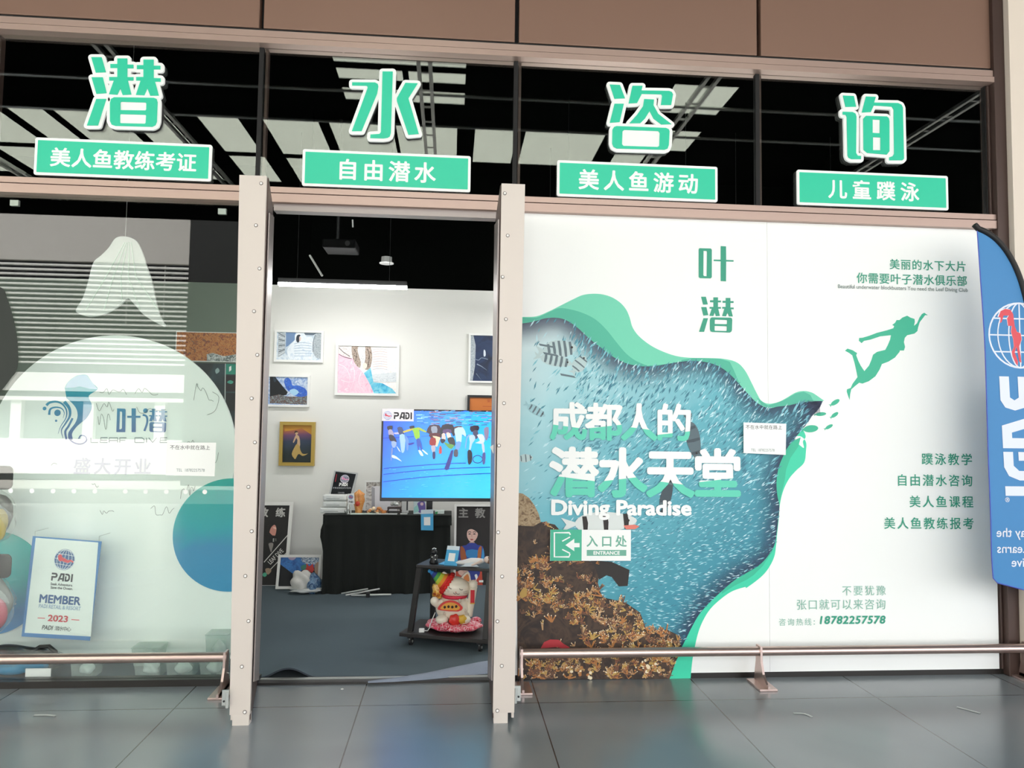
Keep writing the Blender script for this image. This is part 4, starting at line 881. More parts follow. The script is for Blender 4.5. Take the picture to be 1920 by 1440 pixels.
m.add(vs, [(i*7+k, (i+1)*7+k, (i+1)*7+k+1, i*7+k+1) for i in range(N-1) for k in range(6)], mat('carpet_backing', '#8a93a3', .9, bump=.4, bscale=200), True); m.build('folded_edge', cp)

# ------------------------------------------------------------------ pictures on the back wall
PW = Plane((0, YB, 0)); PWL = Plane((0, YB-.012, 0))
struct(MB().box((-3.6, YB-.012, 0), (-.6, YB, 2.69), mat('dimmed_wall_tone', '#6f7c6e', .7)), 'wall_dimmed_left', loc=(-2, YB, 0))  # added slab: its grey-green paints the wall's dimming away from the lamp
def framed(name, label, cat, pl, c, fw, fm, depth, base, art=None, mat_w=0.0, group=None):
    q = [pl.px(*p) for p in c]; u0 = (q[0][0]+q[3][0])/2; u1 = (q[1][0]+q[2][0])/2; v1 = (q[0][1]+q[1][1])/2; v0 = (q[2][1]+q[3][1])/2
    t = thing(name, label, cat, tuple(pl.p((u0+u1)/2, v0)), group)
    MB().loops(pl, [[(u0, v0), (u1, v0), (u1, v1), (u0, v1)], [(u0+fw, v0+fw), (u0+fw, v1-fw), (u1-fw, v1-fw), (u1-fw, v0+fw)]], .001, depth, fm).build('frame', t, bevel=.002)
    MB().loops(pl, [[(u0+fw, v0+fw), (u1-fw, v0+fw), (u1-fw, v1-fw), (u0+fw, v1-fw)]], .001, depth*.5, base).build('picture', t)
    if art:
        a = Art(pl, depth*.5+.0004, .0001); art(a); a.build('image', t)
    return t
M_FW = mat('white_frame', '#eeeeea', .4); M_FG = mat('gold_frame', '#b89a4c', .4, .3); M_FB = mat('black_frame', '#161514', .4)
K1 = lambda hx, r=.5: mat('art_'+hx.strip('#'), hx, r)
zP = lambda L: Z(490, 600, 270/1296, L)
def art1(a):
    a.poly(zP([(155,98),(222,125),(215,300),(150,340)]), noise_mat('ripple_grey', ['#3d474f', '#8b99a2', '#d6dde0', '#56626b'], 60, 3, (1, 1, 3)))
    a.poly(zP([(225,102),(300,104),(330,140),(300,185),(245,235),(225,245)]), K1('#6f8db4')); a.poly(zP([(305,140),(330,115),(395,118),(410,150),(470,170),(462,330),(440,352),(262,350),(240,260),(300,190)]), noise_mat('veil', ['#c3d4e4', '#eef3f7', '#dbe6ee'], 18, 2), smooth=3)
    a.poly(zP([(316,180),(322,145),(340,133),(356,140),(344,160),(345,195),(328,205)]), K1('#252d38'), smooth=3); a.poly(zP([(345,150),(362,160),(356,190),(344,190)]), K1('#e2c9bf'))
    a.poly(zP([(482,142),(510,115),(547,110),(543,355),(500,345),(468,300),(466,220)]), noise_mat('ripple_grey', ['#3d474f'], 1)); a.line(zP([(490,135),(470,200),(468,290)]), .008, K1('#7d8890'), smooth=4)
    for k in range(8): a.line(zP([(160,120+k*28),(185,135+k*24),(214,150+k*19)]), .005, K1('#e3e8ea') if k % 2 else K1('#2f383f'), smooth=3)
    for k in range(6): a.line(zP([(300,215+k*22),(370,205+k*24),(455,215+k*22)]), .005, K1('#a9bdd0'), smooth=3)
    a.poly(zP([(380,108),(520,112),(470,140),(400,138)]), K1('#5c6a78'))
framed('picture_frame', 'white framed picture of a pale veiled figure in blue water, topmost at the doorway edge', 'picture', PW, [(516,618),(608,622),(606,681),(515,678)], .02, M_FW, .03, noise_mat('pale_blue_art', ['#8fa6bc', '#bfcfdc', '#dfe7ec', '#9db4c8'], 9, 2), art1, group='white framed pictures on the back wall')
def art2(a):
    a.poly(zP([(80,505),(115,500),(150,540),(190,590),(240,650),(230,675),(140,690),(80,720)]), K1('#14171b')); a.poly(zP([(110,515),(130,510),(140,545),(120,560)]), K1('#2d3a46'), smooth=3)
    a.poly(zP([(80,690),(160,670),(240,690),(320,690),(415,680),(412,762),(80,750)]), noise_mat('reef_floor', ['#2a2521', '#7d5a4a', '#4d5560', '#9aa39f', '#3a332e'], 45, 2))
    a.poly(zP([(210,540),(240,520),(270,545),(285,590),(330,590),(400,620),(415,680),(330,690),(260,650),(220,600)]), noise_mat('blue_robe', ['#1f3f9a', '#3d74d8', '#2a55b8', '#8db7e8'], 22, 2), smooth=3)
    a.poly(zP([(255,640),(300,620),(340,650),(300,680)]), K1('#a9d4ee'), smooth=3)
framed('picture_frame', 'white framed picture of a diver in blue over a dark reef, below the veiled figure', 'picture', PW, [(490,702),(583,704),(580,764),(489,762)], .02, M_FW, .03, noise_mat('sky_blue_art', ['#9fb6d6', '#d3dfee', '#7f9fd0', '#e8eef5'], 12, 2), art2, group='white framed pictures on the back wall')
def art3(a):
    a.poly(zP([(692,225),(760,228),(820,300),(850,400),(900,455),(950,520),(1000,600),(1010,662),(690,655)]), noise_mat('pink_gown', ['#e8a9c4', '#f6d3df', '#f0bfd2', '#fbe6ec'], 12, 1.5))
    a.poly(zP([(692,225),(770,228),(825,290),(830,350),(760,330),(692,300)]), noise_mat('pale_sheer', ['#d9d3d0', '#f4ecea', '#b9adaa'], 40, 2, (1, 1, 2)))
    a.poly(zP([(815,240),(870,235),(905,300),(900,360),(890,430),(850,400),(825,340)]), noise_mat('gold_hair', ['#4a3d35', '#8b7566', '#cdbcae', '#6e5a4c'], 50, 3), smooth=3)
    a.poly(zP([(930,250),(980,235),(1000,330),(985,420),(960,450),(925,430),(940,330)]), noise_mat('gold_hair', ['#4a3d35'], 1), smooth=3)
    a.poly(zP([(870,250),(935,240),(930,330),(910,400),(885,340)]), noise_mat('pearl_art', ['#cfd3d6', '#f7f6f3', '#a9b0b5'], 45, 2), smooth=3)
    a.poly(zP([(925,480),(985,430),(1010,560),(1090,570),(1180,620),(1215,662),(1015,662),(985,590)]), noise_mat('blue_gown', ['#2f9fca', '#5cc0de', '#8ad3e2', '#3aa8cf'], 14, 1.5))
    for q in ([(700,400),(760,430),(800,520),(780,600)], [(830,420),(840,520),(800,640)], [(900,470),(880,560),(930,650)], [(720,540),(790,560),(860,540)]): a.line(zP(q), .006, K1('#fbeef2'), smooth=4, taper=True)
    for k in range(9): a.line(zP([(1005,270+k*22),(1070,262+k*22),(1135,272+k*22)]), .004, K1('#d9bfb4') if k % 2 else K1('#cfc6c4'), smooth=3)
    for q in ([(835,260),(860,310),(850,370)], [(955,260),(975,330),(960,420)], [(700,250),(740,290),(800,330)], [(700,310),(750,335),(815,350)]): a.line(zP(q), .005, K1('#3f342e'), smooth=3)
    a.poly(zP([(915,395),(940,388),(955,410),(940,440),(918,436)]), K1('#efe2d6'), smooth=3)
    a.poly(zP([(1000,490),(1215,470),(1220,560),(1010,560)]), noise_mat('pool_grey', ['#c8ced3', '#e6eaec', '#a7b3ba'], 40, 1, (1, 1, 4)))
framed('picture_frame', 'large white framed picture of figures in pink and blue gowns on the back wall', 'picture', PW, [(631,644),(750,647),(747,743),(628,741)], .022, M_FW, .032, noise_mat('cream_art', ['#efe3da', '#fbf6f2', '#e3e6ee', '#f6efe6'], 10, 1.5), art3, group='white framed pictures on the back wall')
def art4(a):
    (u0, v0), (u1, v1) = PW.px(533, 866), PW.px(586, 797)
    a.poly([(u0, v1), (u1, v1), (u1, v1-.09), ((u0+u1)/2+.03, v1-.03), ((u0+u1)/2-.05, v1-.05), (u0, v1-.06)], K1('#c48a2c'), raw=True)
    gold = K1('#b99a56'); skin = K1('#c9a783')
    a.poly(zP([(308,1020),(318,1004),(332,1006),(336,1022),(326,1032),(344,1046),(352,1080),(354,1120),(350,1145),(326,1118),(330,1080),(320,1060),(296,1106),(288,1100),(306,1052),(316,1034)]), skin)
    a.poly(zP([(326,1112),(350,1140),(354,1165),(372,1200),(400,1205),(424,1200),(400,1216),(372,1222),(346,1205),(330,1215),(312,1250),(296,1240),(278,1205),(300,1150)]), gold, smooth=2)
    a.poly(zP([(304,1022),(306,1000),(325,998),(334,1010),(316,1012)]), K1('#3a2018'), smooth=3)
framed('painting', 'gold framed painting of a golden tailed mermaid under an orange sky', 'painting', PW, [(526,791),(592,791),(591,873),(525,873)], .03, M_FG, .045, grad_mat('mermaid_dusk', [(0, '#c9902f'), (.14, '#a8603a'), (.26, '#6a4566'), (.42, '#2f3b52'), (.75, '#1d2a2a'), (1, '#16201d')], PW.p(*PW.px(559, 797)), PW.p(*PW.px(559, 868)), noise=.06), art4)
def art5(a):
    a.poly(Z(480, 400, 480/1646, [(1376,785),(1398,785),(1412,850),(1408,980),(1392,1080),(1376,1082)]), noise_mat('ripple_grey', ['#3d474f'], 1)); a.poly(Z(480, 400, 480/1646, [(1464,880),(1474,885),(1476,915),(1464,920)]), K1('#d5dde6'), smooth=3)
    a.line(Z(480, 400, 480/1646, [(1400,935),(1430,945),(1450,930),(1490,940)]), .006, K1('#7f8ea3'), smooth=3); a.line(Z(480, 400, 480/1646, [(1420,970),(1450,985),(1485,1010)]), .012, K1('#8796ab'), taper=True); a.line(Z(480, 400, 480/1646, [(1415,1030),(1450,1075)]), .01, K1('#5d6c80'), taper=True)
framed('picture_frame', 'white framed dark blue picture of a lone diver beside the right doorway post', 'picture', PW, [(879,625),(962,628),(960,719),(878,718)], .018, M_FW, .03, noise_mat('deep_blue_art', ['#101c33', '#1d3358', '#16284a'], 6, 1), art5, group='white framed pictures on the back wall')
def art6(a): a.text('荣誉证书', 913, 940, 752, 6, K1('#a33a1d')); a.line([(905,762),(950,763)], .004, K1('#a33a1d'))
framed('certificate', 'orange certificate in a black frame half hidden above the television', 'certificate', PW, [(876,740),(965,743),(964,800),(876,798)], .022, M_FB, .03, K1('#c9732f'), art6)
# display sheets seen beside the round board
def art7(a):
    a.poly([(388,678),(388,664),(400,662),(420,668),(446,664),(446,678)], noise_mat('rocks', ['#1d2120', '#d8dcd8', '#3d4845', '#8f9a94'], 30, 2))
framed('wall_picture', 'orange coral reef photograph on the back wall beside the left portal post', 'picture', PWL, [(330,622),(470,624),(469,679),(330,678)], .006, M_FW, .012, noise_mat('orange_coral', ['#5f3a1e', '#b5632c', '#c98a4a', '#8c3d24', '#7a6a50'], 24, 2), art7)
def art8(a):
    a.rect(424, 682, 442, 702, K1('#1f8a72')); a.poly([(430,688),(434,686),(434,694),(430,697)], M_WHITE); a.rect(424, 704, 442, 734, K1('#1d1316')); a.poly([(426,717),(432,713),(438,716),(434,720)], K1('#3f9a85'), smooth=3); a.rect(424, 737, 442, 770, K1('#15171a')); a.line([(423,681),(422,775)], .006, K1('#c9d4d0'))
    a.poly([(404,694),(409,690),(412,696),(406,701)], K1('#8fa9a6'), smooth=3)
framed('wall_picture', 'dark display sheet with small green cards below the coral photograph', 'picture', PWL, [(330,680),(470,682),(468,850),(330,850)], .004, M_FB, .01, noise_mat('dark_teal_art', ['#0f1718', '#1b2b2e', '#27424a'], 5, 1), art8)

# ------------------------------------------------------------------ posters leaning against the back wall
def lean(y0, y1, h): return Plane((0, y0, .014), (1, 0, 0), (0, y1-y0, h))
PL1 = lean(2.5, 2.71, 1.0)
M_PF = mat('poster_frame', '#e6e4df', .45)
zS = lambda L: Z(490, 930, 150/1080, L)
def art9(a):
    a.row('教练', 486, 535, 961, 17, mat('poster_letter', '#bdbab5', .5), bold=.03)
    a.poly(zS([(95,450),(110,410),(150,390),(190,395),(205,430),(206,470),(190,535),(165,540),(120,500)]), K1('#c9897a'), smooth=3); a.poly(zS([(75,470),(85,400),(130,380),(180,385),(150,410),(125,450),(110,500),(90,500)]), K1('#1c1614'), smooth=3); a.poly(zS([(165,420),(200,425),(205,450),(170,440)]), K1('#e2b7a4'), smooth=3)
    a.poly(zS([(110,545),(200,540),(230,600),(180,640),(120,620)]), K1('#0c0b0b'), smooth=3); a.poly(zS([(160,575),(178,570),(175,620),(158,620)]), K1('#a9a5a0')); a.poly(zS([(190,575),(205,572),(208,610),(195,615)]), K1('#6b6864')); a.poly(zS([(105,640),(165,640),(150,720),(135,760),(110,690)]), K1('#8d8580'), smooth=3)
    w = K1('#d9d6d0'); a.line(zS([(40,895),(360,530)]), .007, w); a.line(zS([(100,1020),(360,750)]), .007, w)
    a.poly(zS([(60,985),(110,975),(140,1010),(100,1060),(70,1040)]), K1('#a68d74'), smooth=3); a.disc(*zS([(50,1062)])[0], 4, K1('#4fae8c')); a.text('LEAF DIVE', 0, 0, 0, 0, w, bold=.02, raw=(0, 1, 0, 1)) if False else None
def leaf_text(pl, p0, p1, h, m, t):
    A_, B_ = Vector(pl.px(*p0)), Vector(pl.px(*p1)); d = (B_-A_); L = d.length; d.normalize(); U = pl.U*d.x+pl.V*d.y; V = pl.U*(-d.y)+pl.V*d.x
    q = Plane(pl.p(A_.x, A_.y), U, V); a = Art(q, .0125, .0001); a.text(t, 0, 0, 0, 0, m, bold=.015, raw=(0, L, 0, h)); return a
t9 = framed('poster_frame', 'tall white framed black coach poster leaning at the doorway edge', 'poster', PL1, [(462,941),(548,942),(542,1104),(452,1104)], .03, M_PF, .022, K1('#15100f'), art9)
leaf_text(PL1, (505, 1056), (530, 1031), .04, K1('#d9d6d0'), 'LEAF DIVE').build('slogan', t9)
PL2 = lean(2.3, 2.42, .45)
def art10(a):
    a.poly(zS([(255,830),(800,825),(800,950),(560,1000),(450,1065),(255,920)]), noise_mat('night_blue', ['#1d3f78', '#2f63a5', '#3d7cc0', '#18305c'], 10, 1.5)); a.poly(zS([(370,830),(470,828),(440,865),(390,862)]), K1('#b9a9c4'), smooth=3)
    a.poly(zS([(530,830),(800,828),(800,930),(620,920),(560,900)]), noise_mat('foam_art', ['#16243d', '#dfe8ef', '#2a4b74', '#8fa9bd'], 40, 2)); a.poly(zS([(615,910),(650,950),(700,915),(715,1000),(690,1040),(620,1000),(560,1010)]), K1('#c2362e')); a.poly(zS([(540,950),(610,925),(600,990),(550,1000)]), K1('#3f7f6d'), smooth=3); a.poly(zS([(720,930),(800,900),(800,1100),(740,1090)]), K1('#9a7f6c'), smooth=2)
framed('poster_frame', 'low white framed night blue picture leaning against the black coach poster', 'poster', PL2, [(522,1041),(602,1040),(602,1104),(518,1105)], .022, M_PF, .022, K1('#0d0e12'), art10)
PL3 = lean(2.48, 2.71, 1.0)
zQ = lambda L: Z(740, 960, 220/1131, L)
def art11(a):
    a.row('主教练', 860, 940, 962, 18, mat('poster_letter_dim', '#8b8884', .5), bold=.03)
    skin = K1('#e0b9ab')
    a.poly(zQ([(690,240),(680,180),(700,150),(760,145),(820,160),(830,230),(810,290),(770,320),(720,310)]), K1('#14110f'), smooth=3)
    a.poly(zQ([(722,290),(768,290),(778,330),(710,330)]), K1('#c99c8d'))
    a.poly(zQ([(696,215),(704,180),(736,165),(770,178),(800,205),(796,240),(775,275),(746,292),(718,278),(700,245)]), skin, smooth=3)
    for ex in (722, 768): a.poly(zQ([(ex-14,214),(ex,207),(ex+14,214),(ex,219)]), K1('#2a1c18'), smooth=3); a.line(zQ([(ex-16,198),(ex,192),(ex+16,198)]), .006, K1('#4a332b'), smooth=3)
    a.line(zQ([(744,215),(741,240),(750,246)]), .004, K1('#c4907f')); a.poly(zQ([(726,264),(742,260),(760,264),(742,274)]), K1('#a8463f'), smooth=3)
    a.poly(zQ([(715,300),(775,300),(800,320),(850,335),(868,430),(860,480),(820,520),(640,520),(612,440),(630,340),(690,320)]), K1('#2b3f9a'), smooth=2); a.poly(zQ([(690,370),(800,368),(790,440),(700,440)]), K1('#2f86c4'), smooth=2)
    a.poly(zQ([(632,345),(655,335),(680,380),(690,470),(640,470)]), K1('#a85a2c'), smooth=3); a.poly(zQ([(838,340),(815,340),(800,390),(800,470),(825,470)]), K1('#b0682f'), smooth=3); a.poly(zQ([(848,350),(862,400),(858,470),(836,470)]), K1('#3f9ad0'), smooth=3)
    a.poly(zQ([(585,575),(840,560),(848,722),(590,722)]), K1('#c4472f')); a.poly(zQ([(690,545),(820,545),(800,640),(740,655),(670,690),(640,600)]), K1('#25378c'), smooth=2)
    a.poly(zQ([(612,570),(650,560),(700,565),(716,590),(712,620),(680,632),(650,618),(620,600)]), skin, smooth=3)
    for f in range(4): a.line(zQ([(650+f*8,566+f*9),(712-f*4,578+f*14)]), .003, K1('#b98a7c'))
    a.poly(zQ([(770,610),(790,600),(800,630),(785,660),(800,680),(770,680),(782,650)]), M_WHITE, smooth=3); a.rect(898, 1088, 906, 1092, M_WHITE)
framed('poster_frame', 'tall white framed poster of a woman in a blue wetsuit leaning behind the trolley', 'poster', PL3, [(848,945),(935,947),(928,1106),(854,1106)], .02, M_PF, .022, K1('#1b1513'), art11)
# ------------------------------------------------------------------ television on its stand
TY = 1.5; PTV = Plane((0, TY, 0)); (tu0, tv1), (tu1, tv0) = PTV.px(716, 766.5), PTV.px(952, 941)
tvt = thing('television', 'large television on a stand showing swimmers legs in a blue pool', 'television', (PTV.px(806, 940)[0], TY+.08, 0))
MB().box((tu0, TY, tv0), (tu1, TY+.045, tv1), mat('tv_black', '#0e0f12', .3)).build('casing', tvt, bevel=.004)
su0, sv1 = PTV.px(719.5, 769.5); su1, sv0 = tu1-.012, PTV.px(719.5, 933)[1]
sea = grad_mat('pool_screen', [(0, '#2650d4'), (.25, '#2a84ee'), (.55, '#22b0f4'), (1, '#4cd0ec')], PTV.p(su0, sv1-.1), PTV.p(su1-.1, sv0), rough=.2, emit=1.15, noise=.12, nscale=5)
def em(h): return mat('glow_'+h.strip('#'), h, .2, emit=1.1)
a = Art(Plane((0, TY-.0006, 0)), .0, .00008)
a.poly([(su0, sv0), (su1, sv0), (su1, sv1), (su0, sv1)], sea, raw=True)
zT = lambda L: Z(700, 750, 260/1783, L)
rt = random.Random(11)
for k in range(150):
    x = rt.uniform(535, 1520); y = 135+rt.random()**1.3*190; w = rt.uniform(20, 110)
    near = any(abs(x-c_) < r_ for c_, r_ in ((790, 90), (960, 110), (1290, 70), (1440, 60)))
    a.poly(zT([(x, y), (x+w, y-3), (x+w*1.1, y+4), (x, y+6)]), em(rt.choice(('#5a3a6a', '#3a2440', '#8a5a6a', '#c9a0a0', '#7ab4e6') if near else ('#59b8f6', '#8fd0fa', '#2a86e6', '#1f66d0'))))
for k in range(110):
    x = rt.uniform(150, 1480); y = rt.uniform(860, 1240); w = rt.uniform(15, 60); a.poly(zT([(x, y), (x+w, y-2), (x+w, y+1), (x, y+3)]), em(rt.choice(('#2fb6ee', '#5ed8f2', '#2aa6e8'))))
for q in ([(135,880),(600,840),(1000,815),(1190,810)], [(130,955),(600,905),(1000,880),(1500,862)], [(130,1050),(600,995),(1000,965),(1510,940)]): a.line(zT(q), .006, em('#1b4fb0'), smooth=4)
a.line(zT([(620,468),(900,455),(1200,455),(1500,480)]), .004, em('#2a6ad6'), smooth=4); a.line(zT([(130,490),(300,480),(520,470)]), .005, em('#2440b4'))
def limb(L, c, s=2): a.poly(zT(L), em(c), smooth=s)
limb([(180,340),(250,330),(240,390),(195,390)], '#1d1a30'); limb([(195,390),(240,380),(270,450),(250,470),(205,460)], '#9f97b4'); limb([(200,450),(260,455),(305,540),(240,530),(215,520)], '#1c1830'); limb([(235,530),(300,540),(290,600),(250,610)], '#8fa6cc')
limb([(235,620),(255,620),(250,700),(232,790),(228,700)], '#6e86b8'); limb([(245,705),(300,725),(370,790),(300,755),(246,740)], '#cfe0f0'); limb([(300,590),(320,610),(355,665),(330,650)], '#c9d9ee'); limb([(270,420),(390,410),(395,430),(290,440)], '#b9b4cc')
limb([(310,355),(370,350),(400,440),(340,450)], '#31406e'); limb([(340,450),(410,450),(410,600),(395,670),(365,670),(350,560)], '#9cc2e6'); limb([(400,450),(430,470),(460,520),(450,640),(430,640),(420,540)], '#5f8ed0'); limb([(450,560),(520,545),(525,560),(470,580)], '#2a2f9a')
limb([(465,340),(525,330),(525,370),(480,370)], '#15202a'); limb([(500,370),(560,355),(590,380),(600,470),(570,515),(535,480),(520,420)], '#8fc42f'); limb([(390,400),(500,365),(510,385),(400,420)], '#c4b03a'); limb([(560,355),(600,355),(685,405),(670,415),(590,385)], '#a6b83a')
limb([(555,510),(600,500),(635,640),(620,650),(590,590),(590,640),(575,640)], '#2b4db0'); limb([(580,645),(615,655),(645,715),(610,710)], '#d5e9f6'); limb([(625,640),(650,645),(705,695),(680,695)], '#d5e9f6')
limb([(725,325),(850,325),(870,410),(820,450),(730,440),(700,420),(685,415)], '#3a2136'); limb([(745,345),(815,340),(820,420),(760,425)], '#8f97a8'); limb([(725,430),(870,430),(860,500),(740,490)], '#54141f'); limb([(760,460),(860,480),(850,520),(820,600),(790,570),(800,510)], '#e0cfae'); limb([(735,490),(800,490),(800,580),(725,575)], '#9a1f22'); limb([(745,590),(800,590),(790,670),(760,670)], '#b5a8b4'); limb([(765,670),(795,670),(795,750),(765,750)], '#2a1f5e'); limb([(850,600),(875,600),(880,680),(845,685)], '#c43a3a')
limb([(890,320),(1020,320),(1055,420),(1030,470),(1000,420),(900,430),(870,490),(860,420)], '#1c1428'); limb([(900,380),(1000,380),(990,430),(905,430)], '#5a3f70'); limb([(880,440),(920,430),(930,520),(890,540)], '#d9c6bd'); limb([(940,420),(990,430),(1000,500),(960,500)], '#e3d0c4'); limb([(865,500),(930,510),(900,555),(870,545)], '#231a2e'); limb([(955,490),(1030,480),(1055,570),(1020,600),(970,550)], '#2a2a30'); limb([(905,540),(960,560),(1040,580),(1000,630),(950,600)], '#5f9a4a')
a.poly(zT([(1000,650),(1030,640),(1010,760),(970,890),(940,900),(912,885)]), em('#2b2f8a')); limb([(1040,345),(1130,335),(1150,370),(1060,375)], '#5f3428'); limb([(1045,370),(1150,350),(1190,440),(1180,470),(1140,440),(1130,540),(1070,540),(1055,460)], '#b9d6f0'); limb([(1065,540),(1130,540),(1100,640),(1060,640)], '#6f9ad6'); limb([(1040,640),(1085,640),(1085,725),(1035,720)], '#4a4a5a')
limb([(1245,340),(1350,330),(1350,390),(1260,410)], '#2a1c30'); limb([(1280,400),(1340,390),(1345,480),(1310,500),(1285,460)], '#4a4a66'); limb([(1230,460),(1290,450),(1310,500),(1270,560),(1250,640),(1230,640),(1240,540)], '#b4cfe0'); limb([(1330,450),(1400,440),(1430,500),(1410,560),(1330,555),(1310,550),(1370,520)], '#d0dde6'); limb([(1200,470),(1240,440),(1245,455),(1205,500),(1190,620),(1178,600)], '#7ba6dc')
limb([(1210,660),(1240,640),(1270,680),(1265,790),(1235,830),(1215,800)], '#20202e'); limb([(1390,560),(1420,560),(1430,660),(1410,680)], '#c9c9d6'); a.ring(*zT([(1340,760)])[0], 9, 7, 1.4, em('#3a3f7a')); limb([(1400,690),(1440,680),(1435,810),(1405,820)], '#5a5f96'); limb([(1420,370),(1480,350),(1475,480),(1440,520)], '#8a7f9c')
a.rect(*[v for p in zT([(115, 118), (522, 272)]) for v in p], mat('screen_label', '#e9e3e6', .3, emit=.8))
globe(a, *zT([(188,201)])[0], 8, em('#5a6ea6'), None, em('#c43a4a'), w=.6); padi(a, *[p[0] for p in zT([(268, 0), (500, 0)])], zT([(0, 203)])[0][1], 13, mat('tv_letter', '#15131a', .4))
a.build('screen', tvt)
tag(MB().box((tu0+.04, TY-.004, tv1-.006), (tu0+.16, TY+.02, tv1+.003), M_PAPER).build('paper_tape'), 'strip of white paper tape on the top edge of the television', 'tape')
m = MB(); x = PTV.px(948, 940)[0]; M_ST = mat('stand_black', '#121213', .45)
m.box((x-.035, TY+.05, .04), (x+.035, TY+.1, tv1-.2), M_ST); m.build('column', tvt, bevel=.004)
MB().box((x-.10, TY-.18, .0135), (x+.30, TY+.3, .04), M_ST).build('base', tvt, bevel=.006); MB().box((x-.3, TY+.045, tv0+.2), (x+.1, TY+.052, tv0+.4), M_ST).build('mount', tvt)

# ------------------------------------------------------------------ draped table and what stands on it
M_CLO = mat('black_cloth', '#10140f', .85, bump=.1, bscale=300)
TX0, TX1, TYF, TYB, TZ = .075, 1.12, 2.12, 2.46, .663
tc_ = thing('tablecloth', 'black pleated cloth draped to the carpet over the display table', 'tablecloth', (.6, 2.3, .012))
per = []
for (x0, y0), (x1, y1), n in (((TX0, TYB), (TX0, TYF), 24), ((TX0, TYF), (TX1, TYF), 90), ((TX1, TYF), (TX1, TYB), 24)):
    for i in range(n):
        t = i/n; d = Vector((x1-x0, y1-y0, 0)).normalized(); per.append((Vector((x0+(x1-x0)*t, y0+(y1-y0)*t, 0)), Vector((d.y, -d.x, 0))))
per.append((Vector((TX1, TYB, 0)), Vector((1, 0, 0))))
def skirt(z0, z1, amp, base, name, rows=10):
    vs = []; n = len(per)
    for j in range(rows+1):
        t = j/rows; z = z1+(z0-z1)*t
        for i, (p, q) in enumerate(per):
            o = base + amp*(.25+.75*t)*(sin(i*.62)+.5*sin(i*.23+1)+.35*sin(i*1.31))
            if i < 26: o += .035*math.exp(-((z-.5)/.09)**2)*max(0, 1-abs(i-22)/8) if name == 'skirt' else 0
            vs.append(p+q*o+Vector((0, 0, z)))
    m = MB(); m.add(vs, [(j*n+i, (j+1)*n+i, (j+1)*n+i+1, j*n+i+1) for j in range(rows) for i in range(n-1)], M_CLO, True); m.build(name, tc_)
skirt(.014, TZ-.07, .011, -.004, 'skirt'); skirt(TZ-.085, TZ, .003, .008, 'valance', 4)
MB().box((TX0-.008, TYF-.012, TZ-.006), (TX1+.008, TYB, TZ), M_CLO).build('top', tc_, bevel=.004)
T0 = TZ+.0005
c = at(628, 960, 2.24)
for k, (w, lab) in enumerate(((.108, 'white wrapped packet at the bottom of the pile on the table corner'), (.1, 'white wrapped packet in the middle of the pile on the table corner'), (.1, 'white wrapped packet on top of the pile, under the black plaque'))):
    x = c.x-.012+(k > 0)*.014; z = T0+k*.053
    t = thing('paper_packet', lab, 'packet', (x, 2.24, z), 'white packets piled on the table corner')
    m = MB(); m.box((x-w, 2.2, z), (x+w, 2.285, z+.05), mat('packet_white', '#e6e8e4', .35, bump=.4, bscale=40)); m.build('packet', t, bevel=.012)
    MB().box((x-w*.7, 2.199, z+.016), (x+w*.4, 2.2, z+.02), mat('packet_crease', '#8b918d', .5)).build('label_strip', t)
PQ = Plane((0, 2.325, .82), (1, 0, 0), (0, .1, .22)); q = [PQ.px(*p) for p in ((627,882.5),(671,887),(659,939),(614.5,937))]
pz = T0+.159; z_now = PQ.p(*q[3]).z
t = thing('award_plaque', 'black plaque with a globe emblem in a silver frame leaning behind the packets', 'plaque', tuple(PQ.p(*q[3])))
MB().loops(PQ, [q[::-1]], -.012, .004, mat('silver_frame', '#c9cbcb', .3, .5)).build('frame', t)
MB().loops(PQ, [[PQ.px(*p) for p in ((629.5,884.5),(667.5,889.5),(655,937),(618.5,935))][::-1]], .004, .0055, mat('plaque_black', '#14181c', .3)).build('panel', t)
a = Art(PQ, .006, .0001); globe(a, 646.5, 898.5, 8.2, K1('#e9e2ea'), K1('#3d4a66'), K1('#d98ab0'), w=.6); padi(a, 636, 652, 909, 6, M_WHITE); a.text('FREEDIVER', 625, 659, 915.5, 2.6, K1('#b9bcc0')); a.text('CENTER', 634, 646, 924.5, 2.6, K1('#b9bcc0')); a.poly([(631,889.5),(632,889.8),(629.5,904),(628.2,903.6)], K1('#b02a3c')); a.build('print', t)
PC_ = Plane((0, 2.16, 0)); q = [PC_.px(*p) for p in ((651.5,926),(664,925),(665,945),(652,946))]; t = thing('name_card', 'small white card with a globe emblem standing before the black plaque', 'card', (PC_.px(658, 946)[0], 2.16, T0))
MB().loops(PC_, [q[::-1]], 0, .002, M_PAPER).build('card', t); x = PC_.px(658, 946)[0]; MB().box((x-.004, 2.161, T0), (x+.004, 2.17, PC_.px(658, 944)[1]), M_GALV).box((x-.02, 2.145, T0), (x+.02, 2.17, T0+.004), M_GALV).build('stand', t)
a = Art(PC_, .0024, .0001); globe(a, 658, 932, 4.6, K1('#c9d2e2'), K1('#4a5f96'), K1('#c8435a'), w=.4); padi(a, 654, 662.5, 941, 4, M_INK); a.build('print', t)
def z_of(px, py, Y): return at(px, py, Y).z
x = at(653, 955, 2.21).x
t = thing('silver_ornament', 'small silver ornament between the white packets and the orange vase', 'ornament', (x, 2.15, T0))
MB().lathe([(.014, 0), (.016, .004), (.006, .012), (.012, .03), (.016, .05), (.008, .066), (.011, .078), (.004, .09)], (x+.008, 2.155, T0), M_GALV, 14).build('figure', t); blob((x-.012, 2.155, T0+.018), (.012, .012, .0175), M_GALV, 4, .3).build('shell', t)
x = at(672.5, 950, 2.22).x
